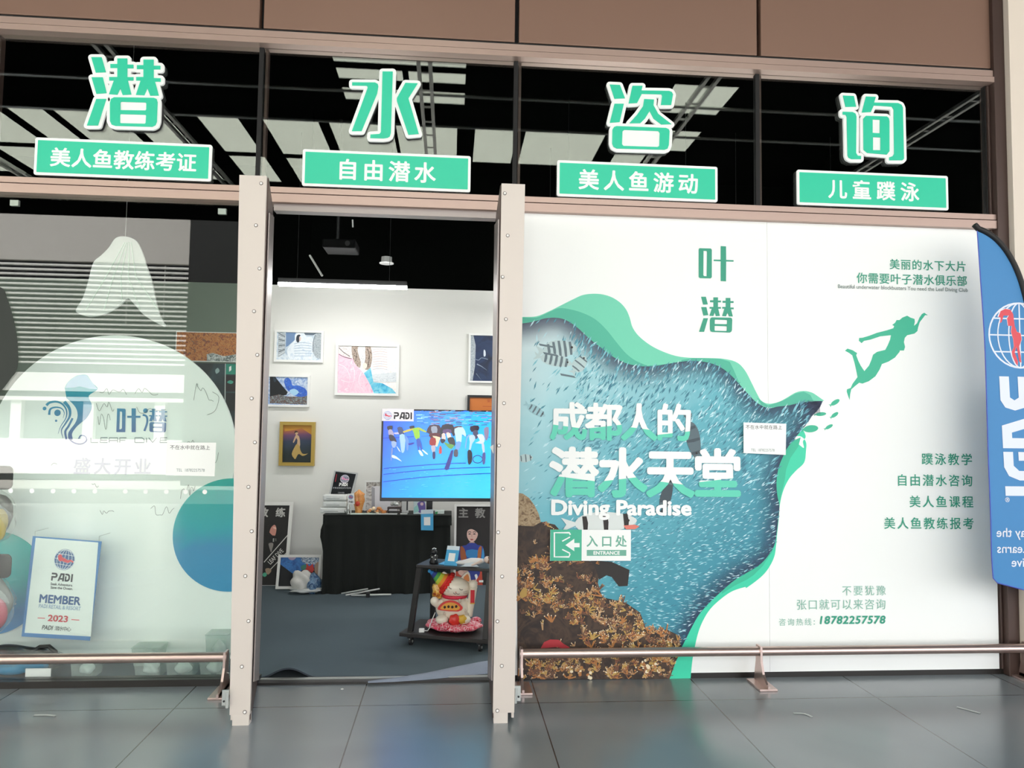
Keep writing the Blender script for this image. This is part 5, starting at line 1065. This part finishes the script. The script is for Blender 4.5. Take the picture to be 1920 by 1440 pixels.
t = thing('coral_vase', 'orange and gold fluted vase with a red medallion on the table', 'vase', (x, 2.22, T0)); m = MB(); prof = [(.026, 0), (.028, .02), (.03, .05), (.038, .08), (.045, .1), (.046, .125), (.04, .145), (.046, .16), (.03, .175), (.012, .19), (.004, .2)]
OR_ = noise_mat('orange_glaze', ['#a8672f', '#e0a565', '#d98844', '#f0cf9a'], 30, 2, rough=.25); vs = []; N = 28
for r, z in prof:
    for k in range(N): th = 2*pi*k/N; rr = r*(1+.16*sin(7*th+z*30)); vs.append((x+rr*cos(th), 2.22+rr*sin(th), T0+z))
m.add(vs, [(i*N+k, i*N+(k+1) % N, (i+1)*N+(k+1) % N, (i+1)*N+k) for i in range(len(prof)-1) for k in range(N)], OR_, True); m.build('body', t)
MB().ball((x-.005, 2.174, T0+.085), (.02, .012, .022), K1('#c8402c', .3)).build('medallion', t)
framed('photo_stand', 'grey and white picture standing on the table behind the television edge', 'picture', Plane((0, 2.44, 0)), [(684,901),(760,902),(760,960.5),(684,960.5)], .012, M_FW, .02, noise_mat('grey_photo', ['#4a4540', '#b9b2ac', '#e6e3df', '#7d766f'], 14, 2), lambda a: (a.poly([(697,912),(745,910),(745,962),(697,962)], K1('#e9e8ec')), a.poly([(697,912),(703,915),(703,960),(697,962)], K1('#a9a8ae'))))
x0 = at(706, 955, 2.2); t = thing('coral_ornament', 'heap-shaped orange and cream coral ornament in front of the grey picture', 'ornament', (x0.x, 2.2, T0)); rn = random.Random(5)
for nm, cc, n in (('orange_lobe', '#c98142', 9), ('cream_lobe', '#efd9b4', 9), ('rust_lobe', '#9a4a26', 5)):
    m = MB()
    for k in range(n): u = rn.uniform(-1, 1); m.ball((x0.x+u*.075, 2.2+rn.uniform(-.03, .03), T0+.014+rn.random()*.05*(1-abs(u))), (rn.uniform(.012, .022), .016, rn.uniform(.01, .014)), K1(cc, .4), None, 10, 6)
    m.build(nm, t)
x = at(739.5, 955, 2.2).x; t = thing('carved_stand', 'dark carved wooden stand holding a silver flower under the television', 'ornament', (x, 2.2, T0)); M_WD = mat('dark_wood', '#2b1a13', .35)
MB().box((x-.058, 2.17, T0+.042), (x+.058, 2.23, T0+.058), M_WD).build('top', t, bevel=.004)
for sx in (-1, 1):
    for sy in (2.175, 2.225): MB().tube([(x+sx*.046, sy, T0+.045), (x+sx*.056, sy, T0+.025), (x+sx*.044, sy, T0+.004), (x+sx*.052, sy, T0)], .006, M_WD, 8).build('leg', t)
m = MB()
for k in range(7): th = 2*pi*k/7; m.ball((x+.022*cos(th), 2.2+.016*sin(th), T0+.078+.008*(k % 2)), (.014, .01, .012), M_GALV, None, 10, 6)
m.ball((x, 2.2, T0+.092), (.012, .012, .012), M_GALV, None, 10, 6).tube([(x, 2.2, T0+.058), (x, 2.2, T0+.08)], .005, M_GALV, 6); m.build('flower', t)
def slab(name, label, cat, x0, x1, y0, y1, Y, d, m, bevel=.002, group=None, z=None, extra=None):
    a_, b_ = at(x0, y1, Y), at(x1, y0, Y); zz = T0 if z is None else z; t = thing(name, label, cat, ((a_.x+b_.x)/2, Y, zz), group)
    MB().box((a_.x, Y, zz), (b_.x, Y+d, max(zz+.003, b_.z)), m).build('body', t, bevel=bevel)
    if extra: aa = Art(Plane((0, Y, 0)), .0006, .0001); extra(aa); aa.build('print', t)
    return t
slab('gift_box', 'white box under the television beside the carved stand', 'box', 753, 766, 938, 959, 2.26, .05, K1('#dfe0dd'), extra=lambda a: a.rect(762, 940, 765, 957, K1('#3b3b3d')))
slab('speaker', 'small black upright speaker on the table behind the hanging blue card', 'speaker', 799, 811, 938, 960, 2.3, .05, K1('#141414', .4))
slab('acrylic_stand', 'small upright card with a teal and purple print on the table edge', 'card', 775, 798, 939, 962, 2.18, .004, K1('#cfe0df'), extra=lambda a: (a.poly([(784,942),(796,941),(797,960),(786,961),(782,952)], K1('#6d5aa0'), smooth=3), a.poly([(776,962),(776,952),(783,946),(786,958)], K1('#9ad2cb')), a.disc(791, 945, 3, K1('#e2c3c9'))))
slab('snack_pack', 'small green and white packet lying at the far table end', 'packet', 815, 833, 957, 966, 2.2, .05, K1('#dfe9e2'), extra=lambda a: a.poly([(816,960),(821,959),(820,965),(816,965)], K1('#3f9a5c')))
for (xa, ya, w, d, r, lab, hx) in ((680, 964, .1, .08, .2, 'pale green booklet lying flat below the orange vase', '#cfe0d6'), (722, 964, .1, .055, -.1, 'white booklet lying flat in front of the carved stand', '#dcdfdd'), (757, 962.5, .03, .02, 0, 'tiny white card lying on the black cloth under the television', '#efefec')):
    p = at(xa, ya, 2.15); X = Matrix.Translation((p.x, 2.165, T0)) @ Matrix.Rotation(r*.3, 4, 'Z'); tag(MB().box((-w, -d*.4, 0), (w, d*.3, .007), K1(hx), X).build('booklet', bevel=.001), lab, 'booklet', 'papers lying on the table')
PBC = Plane((0, TYF-.03, 0))
def blue_card(pl, quad, label, stand=None):
    q = [pl.px(*p) for p in quad]; t = thing('payment_card', label, 'card', tuple(pl.p((q[2][0]+q[3][0])/2, q[3][1])), 'blue payment cards')
    MB().loops(pl, [q[::-1]], 0, .003, K1('#3aa6d8', .35)).build('card', t); a = Art(pl, .0034, .0001)
    lp = lambda s_, t_: tuple(Vector(q[0]).lerp(Vector(q[1]), s_).lerp(Vector(q[3]).lerp(Vector(q[2]), s_), t_))
    a.poly([lp(0, 0), lp(1, 0), lp(1, .2), lp(0, .2)], K1('#d9e6ee', .35), raw=True); a.poly([lp(.24, .36), lp(.76, .36), lp(.76, .76), lp(.24, .76)], M_WHITE, raw=True); a.build('print', t)
    if stand: stand(t)
    return t
blue_card(PBC, [(789,956),(812.5,955),(812.5,994.5),(789.5,994)], 'blue card with a blank white square hung over the front table edge', lambda t: MB().box((PBC.px(790, 957)[0], TYF-.03, T0+.001), (PBC.px(812, 957)[0], TYF+.03, T0+.003), K1('#d9e6ee', .35)).build('flap', t))
# things on the carpet by the table
p = fl(575, 1113, .012); t = thing('crumpled_bag', 'crumpled white and blue plastic bag on the carpet by the table corner', 'bag', (p.x, p.y, .013))
X = Matrix.Rotation(.2, 4, 'Y')
blob((p.x-.045, p.y+.02, .112), (.085, .06, .085), mat('bag_white', '#d9d6cf', .45, bump=.6, bscale=18), 12, .3, 3.5).build('white_sack', t); blob((p.x+.055, p.y+.015, .092), (.055, .055, .08), noise_mat('bag_blue', ['#1d3150', '#34557e', '#7f9db8', '#22395c'], 24, 2, rough=.35), 9, .3, 3).build('blue_sack', t)
blob((p.x, p.y-.01, .042), (.125, .05, .02), mat('bag_clear', '#c9cbc9', .3, bump=.6, bscale=30), 21, .25, 5).build('plastic_hem', t)
p = fl(690, 1113, .012); t = thing('folded_tripod', 'folded silver tripod lying on the carpet under the cloth hem', 'tripod', (p.x, p.y, .013))
m = MB(); m.tube([at(640, 1113, 2.0), at(690, 1104, 2.0)], .007, M_GALV, 8).tube([at(648, 1116, 1.99), at(712, 1104, 2.03)], .007, mat('tripod_white', '#c9c9c6', .4), 8); m.tube([Vector((p.x-.12, 2.0, .03)), Vector((p.x+.2, 2.02, .03))], .009, M_GALV, 8); m.build('legs', t)
MB().box((p.x-.0, 1.985, .014), (p.x+.03, 2.03, .05), M_ST).build('head', t, bevel=.004)

# ------------------------------------------------------------------ trolley with the beckoning cat
CO = Vector((.806, .645, 0)); CU = Vector((.9446, -.328, 0)); CV = Vector((.328, .9446, 0))
XC = Matrix(((CU.x, CV.x, 0, CO.x), (CU.y, CV.y, 0, CO.y), (0, 0, 1, 0), (0, 0, 0, 1)))
cq = lambda u, v, z: XC @ Vector((u, v, z))
M_CT = mat('trolley_black', '#1f1d1c', .45); M_CT2 = mat('trolley_deck', '#2b2725', .5)
tr_ = thing('trolley', 'black two tier trolley on casters standing on the carpet inside the doorway', 'trolley', tuple(cq(.3, .18, .012)))
MB().box((0, 0, .068), (.60, .36, .092), M_CT2, XC).build('deck', tr_, bevel=.003)
MB().box((.085, .05, .497), (.60, .30, .515), M_CT2, XC).build('shelf', tr_, bevel=.003)
for u0_, u1_, v0_, v1_ in ((.055, .105, .05, .06), (.565, .575, .02, .06), (.11, .115, .31, .29), (.575, .575, .31, .29)):
    m = MB(); vs = []
    for z, uu, vv in ((.092, u0_, v0_), (.497, u1_, v1_)): vs += [cq(uu+a-.016, vv+b-.014, z) for a, b in ((0,0),(.034,0),(.034,.028),(0,.028))]
    m.add(vs, [(3,2,1,0), (4,5,6,7)]+[(i, (i+1) % 4, 4+(i+1) % 4, 4+i) for i in range(4)], M_CT); m.build('upright', tr_, bevel=.002)
for u_, v_ in ((.07, .03), (.53, .03), (.07, .33), (.53, .33)):
    w_ = cq(u_, v_, .0); m = MB(); m.tube([w_+CU*-.008+Vector((0, 0, .0375)), w_+CU*.008+Vector((0, 0, .0375))], .025, M_INK, 18)
    k_ = m.build('caster', tr_); MB().tube([w_+Vector((0, 0, .05)), w_+Vector((0, 0, .068))], .012, M_INK, 10).box((u_-.014, v_-.03, .06), (u_+.014, v_+.01, .068), M_INK, XC).build('fork', k_)
    MB().tube([w_-CV*.001+CU*-.012+Vector((0, 0, .0375)), w_+CU*.012+Vector((0, 0, .0375))], .008, M_GALV, 10).build('axle', k_); f_ = w_-CV*.027+Vector((0, 0, .055)); MB().ball(f_, .004, M_GALV, None, 8, 6).build('rivet', k_)
# cushion and cat
cc = at(849, 1186, .70); cx, cy, z0 = cc.x, .70, .0925
M_CU = noise_mat('flower_cushion', ['#c4122f', '#d42145', '#f3dfe2', '#cc1d3c', '#e8436a'], 26, 2.5, rough=.6, lo=.38, hi=.62)
cu_ = thing('cushion', 'red flowered oval cushion under the beckoning cat', 'cushion', (cx, cy, z0)); m = MB()
m.ball((cx+.005, cy, z0+.034), (.185, .14, .034), M_CU, Matrix.Rotation(-.33, 4, 'Z'), 36, 14, lambda d, q: q*(1+.05*sin(9*math.atan2(d.y, d.x)))); m.build('pad', cu_)
for a0 in (-1.9, .35): MB().ball((cx+.16*cos(a0), cy+.10*sin(a0)-.01, z0+.05), (.035, .03, .026), M_CU, None, 16, 10).build('tassel', cu_)
zc = z0+.052; M_CAT = mat('cat_ivory', '#eee2cf', .22); M_CR = K1('#cc1f2c', .35); M_CG = K1('#d9a53c', .3); CF = -1
cat = thing('beckoning_cat', 'ivory ceramic beckoning cat with a rainbow party hat on a red cushion', 'figurine', (cx, cy, zc))
MB().ball((cx+.004, cy, zc+.092), (.118, .088, .098), M_CAT, None, 32, 20, lambda d, q: Vector((q.x*(1-.22*max(0, d.z)), q.y*(1-.15*max(0, d.z)), q.z))).build('body', cat)
hx, hz = cx+.012, zc+.222
XH = Matrix.Rotation(.10, 4, 'Y')
MB().ball((hx, cy-.01, hz), (.098, .078, .068), M_CAT, XH, 32, 20, lambda d, q: Vector((q.x*(1+.08*max(0, -d.z)), q.y, q.z))).build('head', cat)
for sx, nm in ((-1, 0), (1, 1)):
    ex = hx+sx*.066; m = MB(); P_ = Plane((ex, cy-.012, hz+.035), (cos(sx*.5), 0, -sin(sx*.5)), (sin(sx*.25), 0, cos(sx*.25)))
    m.loops(P_, [smooth_loop([(-.034, 0), (.034, 0), (.022, .042), (0, .064), (-.022, .042)], 3)], -.02, .006, M_CAT); er = m.build('ear', cat)
    MB().loops(P_, [smooth_loop([(-.02, .012), (.02, .012), (.012, .038), (0, .05), (-.012, .038)], 3)], .006, .008, K1('#e0894a')).build('inner_ear', er)
PF = Plane((hx, cy-.0895, hz)); a = Art(PF, .0, .0002)
fm_ = MB()
def on_head(u, v):
    t = max(0, 1-(u/.1)**2-(v/.07)**2)**.5; return Vector((hx+u, cy-.01-.079*t-.001, hz+v-u*.1))
for q, w in (([(-.048,.012),(-.04,.004),(-.03,.002)], .002), ([(.02,.008),(.03,.0),(.042,.002)], .002), ([(-.018,-.022),(-.006,-.03),(.002,-.022),(.012,-.03),(.022,-.024)], .0016), ([(.045,-.012),(.075,-.006)], .0009), ([(.045,-.02),(.075,-.022)], .0009), ([(-.045,-.012),(-.075,-.006)], .0009), ([(-.045,-.02),(-.075,-.022)], .0009)):
    fm_.tube([on_head(u+.004, v) for u, v in q], w, K1('#4a3026'), 6)
fm_.ball(on_head(.002, -.016), (.004, .003, .003), K1('#c9564a'), None, 8, 6); fm_.build('face', cat)
MB().add([], [], M_CAT) if False else None
m = MB(); m.tube([(hx+.072*cos(t)-.004, cy-.004+.066*sin(t), zc+.166) for t in [2*pi*k/28 for k in range(29)]], .011, noise_mat('collar_red', ['#a8142a', '#d8304a', '#c01c34'], 60, 1, rough=.5), 10); m.build('collar', cat)
MB().tube([(cx+.098, cy-.03, zc+.045), (cx+.112, cy-.035, zc+.12), (cx+.124, cy-.04, zc+.2), (cx+.126, cy-.045, zc+.232)], [.026, .024, .025, .028], M_CAT, 16).ball((cx+.126, cy-.045, zc+.245), (.0285, .027, .03), M_CAT, None, 16, 10).build('raised_arm', cat)
MB().box((cx+.108, cy-.0745, zc+.135), (cx+.134, cy-.068, zc+.215), M_CR).box((cx+.106, cy-.074, zc+.128), (cx+.136, cy-.069, zc+.136), M_CG).build('paw_scroll', cat)
MB().tube([(cx-.07, cy-.05, zc+.13), (cx-.105, cy-.06, zc+.125), (cx-.118, cy-.065, zc+.14)], [.026, .024, .026], M_CAT, 14).ball((cx-.12, cy-.066, zc+.146), .0275, M_CAT, None, 14, 10).build('lowered_arm', cat)
for sx in (-1, 1): MB().ball((cx+sx*.07, cy-.075, zc+.032), (.042, .04, .03), M_CAT, None, 18, 12).build('foot', cat)
PFN = Plane((cx-.02, cy-.092, zc+.115), (1, .05, 0)); fan = [(-.062, -.02)]+[(.0+.085*cos(t), -.035+.075*sin(t)) for t in [radians(160-k*14) for k in range(11)]]+[(.05, -.03)]
m = MB(); m.loops(PFN, [smooth_loop(fan, 2)], -.006, .002, K1('#d63a34', .35)).loops(PFN, [smooth_loop([(u*.78, (v+.02)*.72-.015) for u, v in fan], 2)], .002, .003, K1('#e6a13e', .35)); m.build('gold_fan', cat)
fa = MB()
for k in range(4): fa.ball(PFN.p(-.035+k*.024, .0+.003*(k % 2), .005), (.008, .003, .009), K1('#3a1d14'), None, 8, 6)
fa.build('fan_mark', cat)
for u, w, z, cl, nm in ((.01, .038, .035, '#d8352b', 'red_coin'), (.058, .03, .038, '#d8a93a', 'gold_coin')):
    m = MB(); m.ball((cx+u, cy-.098, zc+z), (w, .022, w*.95), K1(cl, .3), None, 20, 12, lambda d, q: q*(1+.08*sin(6*math.atan2(d.z, d.x)))); m.build(nm, cat)
m = MB(); m.lathe([(.03, 0), (.034, .02), (.03, .045), (.035, .07), (.028, .09)], (cx-.105, cy+.005, zc+.15), noise_mat('gold_barrel', ['#8e2a18', '#d99a34', '#f0cf7a', '#b0381f'], 30, .5, rough=.25), 16); m.build('gold_barrel', cat)
for u, z in ((.075, .085), (.09, .06), (-.055, .07), (.04, .15)): fl_ = MB().ball((cx+u, cy-.088+abs(u)*.25, zc+z), (.01, .005, .012), K1('#c9b8a8'), None, 10, 6).build('relief', cat)
ang = radians(-56); XT = Matrix.Translation((hx-.052, cy-.005, hz+.022)) @ Matrix.Rotation(ang, 4, 'Y')
hat = thing('party_hat', 'rainbow felt cone hat with a red ruffle on the cat', 'hat', tuple(XT @ Vector((0, 0, 0))))
bands = ((.0, .03, '#d5302a'), (.03, .05, '#e08a2c'), (.05, .072, '#b9c23a'), (.072, .094, '#4f9a4a'), (.094, .118, '#2f3f86'), (.118, .138, '#2f7fc4'))
for z_a, z_b, cl in bands:
    r_ = lambda z: .066*(1-z/.15)+.002; m = MB(); N = 24; vs = [XT @ Vector((r_(z)*cos(2*pi*k/N), r_(z)*sin(2*pi*k/N), z)) for z in (z_a, z_b) for k in range(N)]
    m.add(vs, [(k, (k+1) % N, N+(k+1) % N, N+k) for k in range(N)], K1(cl, .8), True); m.build('band', hat)
MB().ball(XT @ Vector((0, 0, .142)), .011, K1('#3f9fd8', .8), None, 12, 8).build('pompom', hat)
m = MB(); N = 60; m.tube([XT @ Vector(((.066+.006*sin(k*2.1))*cos(2*pi*k/N), (.066+.006*sin(k*2.1))*sin(2*pi*k/N), .004+.005*cos(k*2.1))) for k in range(N+1)], .011, K1('#d8261f', .8), 8); m.build('ruffle', hat)
# plug and lead on the deck, cards and small figures on the upper shelf
p = at(781, 1187, .7); t = thing('power_plug', 'white power adapter with a thin lead on the trolley deck beside the cushion', 'plug', (.955, .66, z0))
MB().box((.93, .635, z0), (.965, .66, z0+.024), M_PL).build('adapter', t, bevel=.004); MB().tube([(.965, .648, z0+.01), (.985, .65, z0+.008), (.998, .64, z0+.03), (1.01, .66, z0+.07), (1.03, .70, z0+.11)], .003, M_PL, 8).build('lead', t)
ZS = .5155
PS = Plane(tuple(cq(.27, .09, ZS)), tuple(CU), (.06, .18, .98)); blue_card(PS, [(839.5,1023),(862.5,1024.5),(856.5,1062),(832.5,1060.5)], 'blue card with a blank white square standing on the trolley shelf', lambda t: MB().box((.22, .1, ZS), (.30, .2, ZS+.003), K1('#3aa6d8', .35), XC).build('base', t))
p = cq(.18, .12, ZS); t = thing('black_figurine', 'tiny black figurine with white dots standing on the trolley shelf', 'figurine', tuple(p)); M_BF = K1('#141414', .4)
MB().lathe([(.026, 0), (.03, .01), (.022, .03), (.025, .05), (.012, .06)], p, M_BF, 16).build('body', t); MB().ball(p+Vector((0, 0, .074)), (.02, .018, .019), M_BF, None, 14, 10).build('head', t)
for dx, dz in ((-.012, .045), (.01, .03), (.002, .012), (.008, .055)): MB().ball(p+Vector((dx, -.0235, dz)), .004, M_WHITE, None, 8, 6).build('dot', t)
MB().tube([p+Vector((-.012, -.004, .094)), p+Vector((0, -.006, .1)), p+Vector((.014, -.004, .095))], .003, M_WHITE, 6).build('crest', t)
p = cq(.46, .1, ZS); t = thing('reclining_figurine', 'white lying doll figurine with brown hair on the trolley shelf', 'figurine', tuple(p)); M_FL = K1('#dcc6b8', .4); M_FWH = K1('#e6e4e0', .5)
g = lambda u, v, z: p + CU*u + CV*v + Vector((0, 0, z))
MB().tube([g(-.13, 0, .018), g(-.07, -.01, .024), g(-.02, 0, .03), g(.03, 0, .035), g(.06, .005, .04)], [.006, .016, .024, .021, .012], M_FWH, 14).build('dress', t)
MB().ball(g(.086, 0, .048), (.022, .02, .022), M_FL, None, 16, 10).build('head', t); blob(g(.098, .006, .046), (.024, .024, .024), K1('#6b4a3a', .6), 6, .25).build('hair', t)
MB().tube([g(.05, -.01, .04), g(.03, -.035, .03), g(-.005, -.04, .014)], [.009, .007, .006], M_FL, 10).build('arm', t)
m = MB(); m.add([g(-.06, -.03, .012), g(.0, -.045, .008), g(.045, -.042, .01), g(-.01, -.02, .035), g(-.05, -.02, .03), g(-.08, -.045, .004)], [(0, 5, 1), (0, 1, 3, 4), (1, 2, 3)], K1('#c9d3d8', .5)); m.build('skirt_fold', t)

# ------------------------------------------------------------------ feather flag by the wall (seen from behind, so its print reads mirrored)
FY = -.30; PFG = Plane((0, FY, 0)); FX = lambda x, y: PFG.px(x, y)
flag = thing('feather_flag', 'tall blue feather flag with a white globe and mirrored lettering by the stone wall', 'flag', (5.0, FY, 0))
C_FL = mat('flag_blue', '#3f83bb', .6, bump=.15, bscale=9); lf = [(1832,432),(1838,520),(1846,640),(1850,760),(1853,860),(1857,960),(1859,1040),(1862,1084)]
top = [(1832,432),(1850,440),(1870,455),(1890,480),(1908,515),(1922,560),(1934,620),(1944,700)]
L_ = [FX(*p) for p in lf]; T_ = [FX(*p) for p in top]; xr = T_[-1][0]+.20
out = smooth_loop(L_, 5, False) + [FX(1870, 1093), (xr+.06, FX(1920, 1118)[1]-.06), (xr+.05, 1.2), (xr, T_[-1][1]-.2)] + smooth_loop(T_, 5, False)[::-1]
MB().loops(PFG, [out], -.003, 0, C_FL).build('cloth', flag)
pole = [(q[0], FY, q[1]+.012) for q in smooth_loop(T_, 5, False)]+[(xr+.02, FY, T_[-1][1]-.2), (xr+.07, FY, 1.2), (xr+.08, FY, .06)]
pole[0] = (pole[0][0]-.015, FY, pole[0][2]+.02)
MB().tube(pole, .016, mat('flag_sleeve', '#141312', .6), 10).build('pole', flag)
MB().tube([(xr+.08-.25, FY, .015), (xr+.08+.25, FY, .015)], .015, M_ST, 8).tube([(xr+.08, FY-.25, .015), (xr+.08, FY+.18, .015)], .015, M_ST, 8).tube([(xr+.08, FY, .015), (xr+.08, FY, .2)], .02, M_ST, 10).build('foot', flag)
m = MB(); m.tube([(q[0], FY-.001, q[1]) for q in smooth_loop(L_, 5, False)]+[(FX(1870, 1093)[0], FY-.001, FX(1870, 1093)[1]), (xr+.05, FY-.001, FX(1920, 1118)[1]-.055)], .003, mat('flag_hem', '#4a55b8', .6), 6); m.build('hem', flag)
a = Art(PFG, .0006, .0001); C_FWT = mat('flag_white', '#dfe4ee', .6)
globe(a, 1912, 629, 59, C_FWT, None, None, w=3.0, rot=.0)
red = Z(1780, 400, 140/504, [(330,700),(345,660),(375,645),(410,650),(430,680),(440,760),(455,800),(480,810),(487,850),(470,900),(480,960),(485,1010),(470,1000),(460,940),(452,900),(440,940),(462,1000),(460,1030),(445,1010),(425,965),(420,935),(435,900),(430,850),(415,800),(420,760),(395,760),(388,710),(400,690),(365,690),(352,735),(340,740),(345,705)])
a.poly([(x+(x-1895)*.06-.6, y+(y-630)*.02) for x, y in red], C_FWT); a.poly(red, C_RED)
u_l = FX(1876, 820)[0]; v_a = FX(1895, 706)[1]; v_b = FX(1895, 931)[1]; cap = .26
padi(a, 0, 0, 0, 0, C_FWT, f=lambda x, y: (u_l+cap*(1-y)+.02*x/3.3, v_a+(v_b-v_a)*x/3.3))
def mirrored(t, x0, yc, h):
    g_ = glyphs(t, .01); xs_ = [v[0] for v in g_[0]]; k = (FX(1890, yc-h/2)[1]-FX(1890, yc+h/2)[1]); u0, vc = FX(x0, yc); mx_ = max(xs_)
    a.mesh(g_, lambda x, y: (u0+(mx_-x)*k, vc+(y-.35)*k), C_FWT); a.up()
mirrored('The Way the', 1868, 998, 24); mirrored('World Learns', 1869, 1028, 24); mirrored('to Dive', 1896, 1054, 24); mirrored('®', 1884, 937, 12)
a.build('print', flag)

# ------------------------------------------------------------------ scraps on the walkway floor
def scrap(pts, w, label, name='tape_scrap'):
    q = [fl(*p) for p in pts]; P_ = Plane((0, 0, .0006), (1, 0, 0), (0, 1, 0)); b = Art(P_, 0, 0)
    b.line([(v.x, v.y) for v in q], w, mat('scrap_white', '#c9cbc8', .6), raw=True, smooth=3); vs = list(b.mb.v); n = len(vs)
    m = MB(); m.add(vs+[v+Vector((0, 0, .002)) for v in vs], [f for f in b.mb.f]+[[i+n for i in f[::-1]] for f in b.mb.f], mat('scrap_white', '#c9cbc8', .6)); tag(m.build(name), label, 'scrap')
scrap([(63,1342),(85,1341.5),(104,1343)], .016, 'thin white scrap on the walkway in front of the shop window')
scrap([(1488,1338),(1508,1339),(1523,1345)], .014, 'thin white scrap on the walkway in front of the mural bracket')
scrap([(1794,1326),(1812,1331),(1838,1338)], .014, 'crumpled white scrap on the walkway nearest the stone wall')
scrap([(640,1292),(643,1293)], .012, 'tiny white speck on the walkway just outside the threshold')
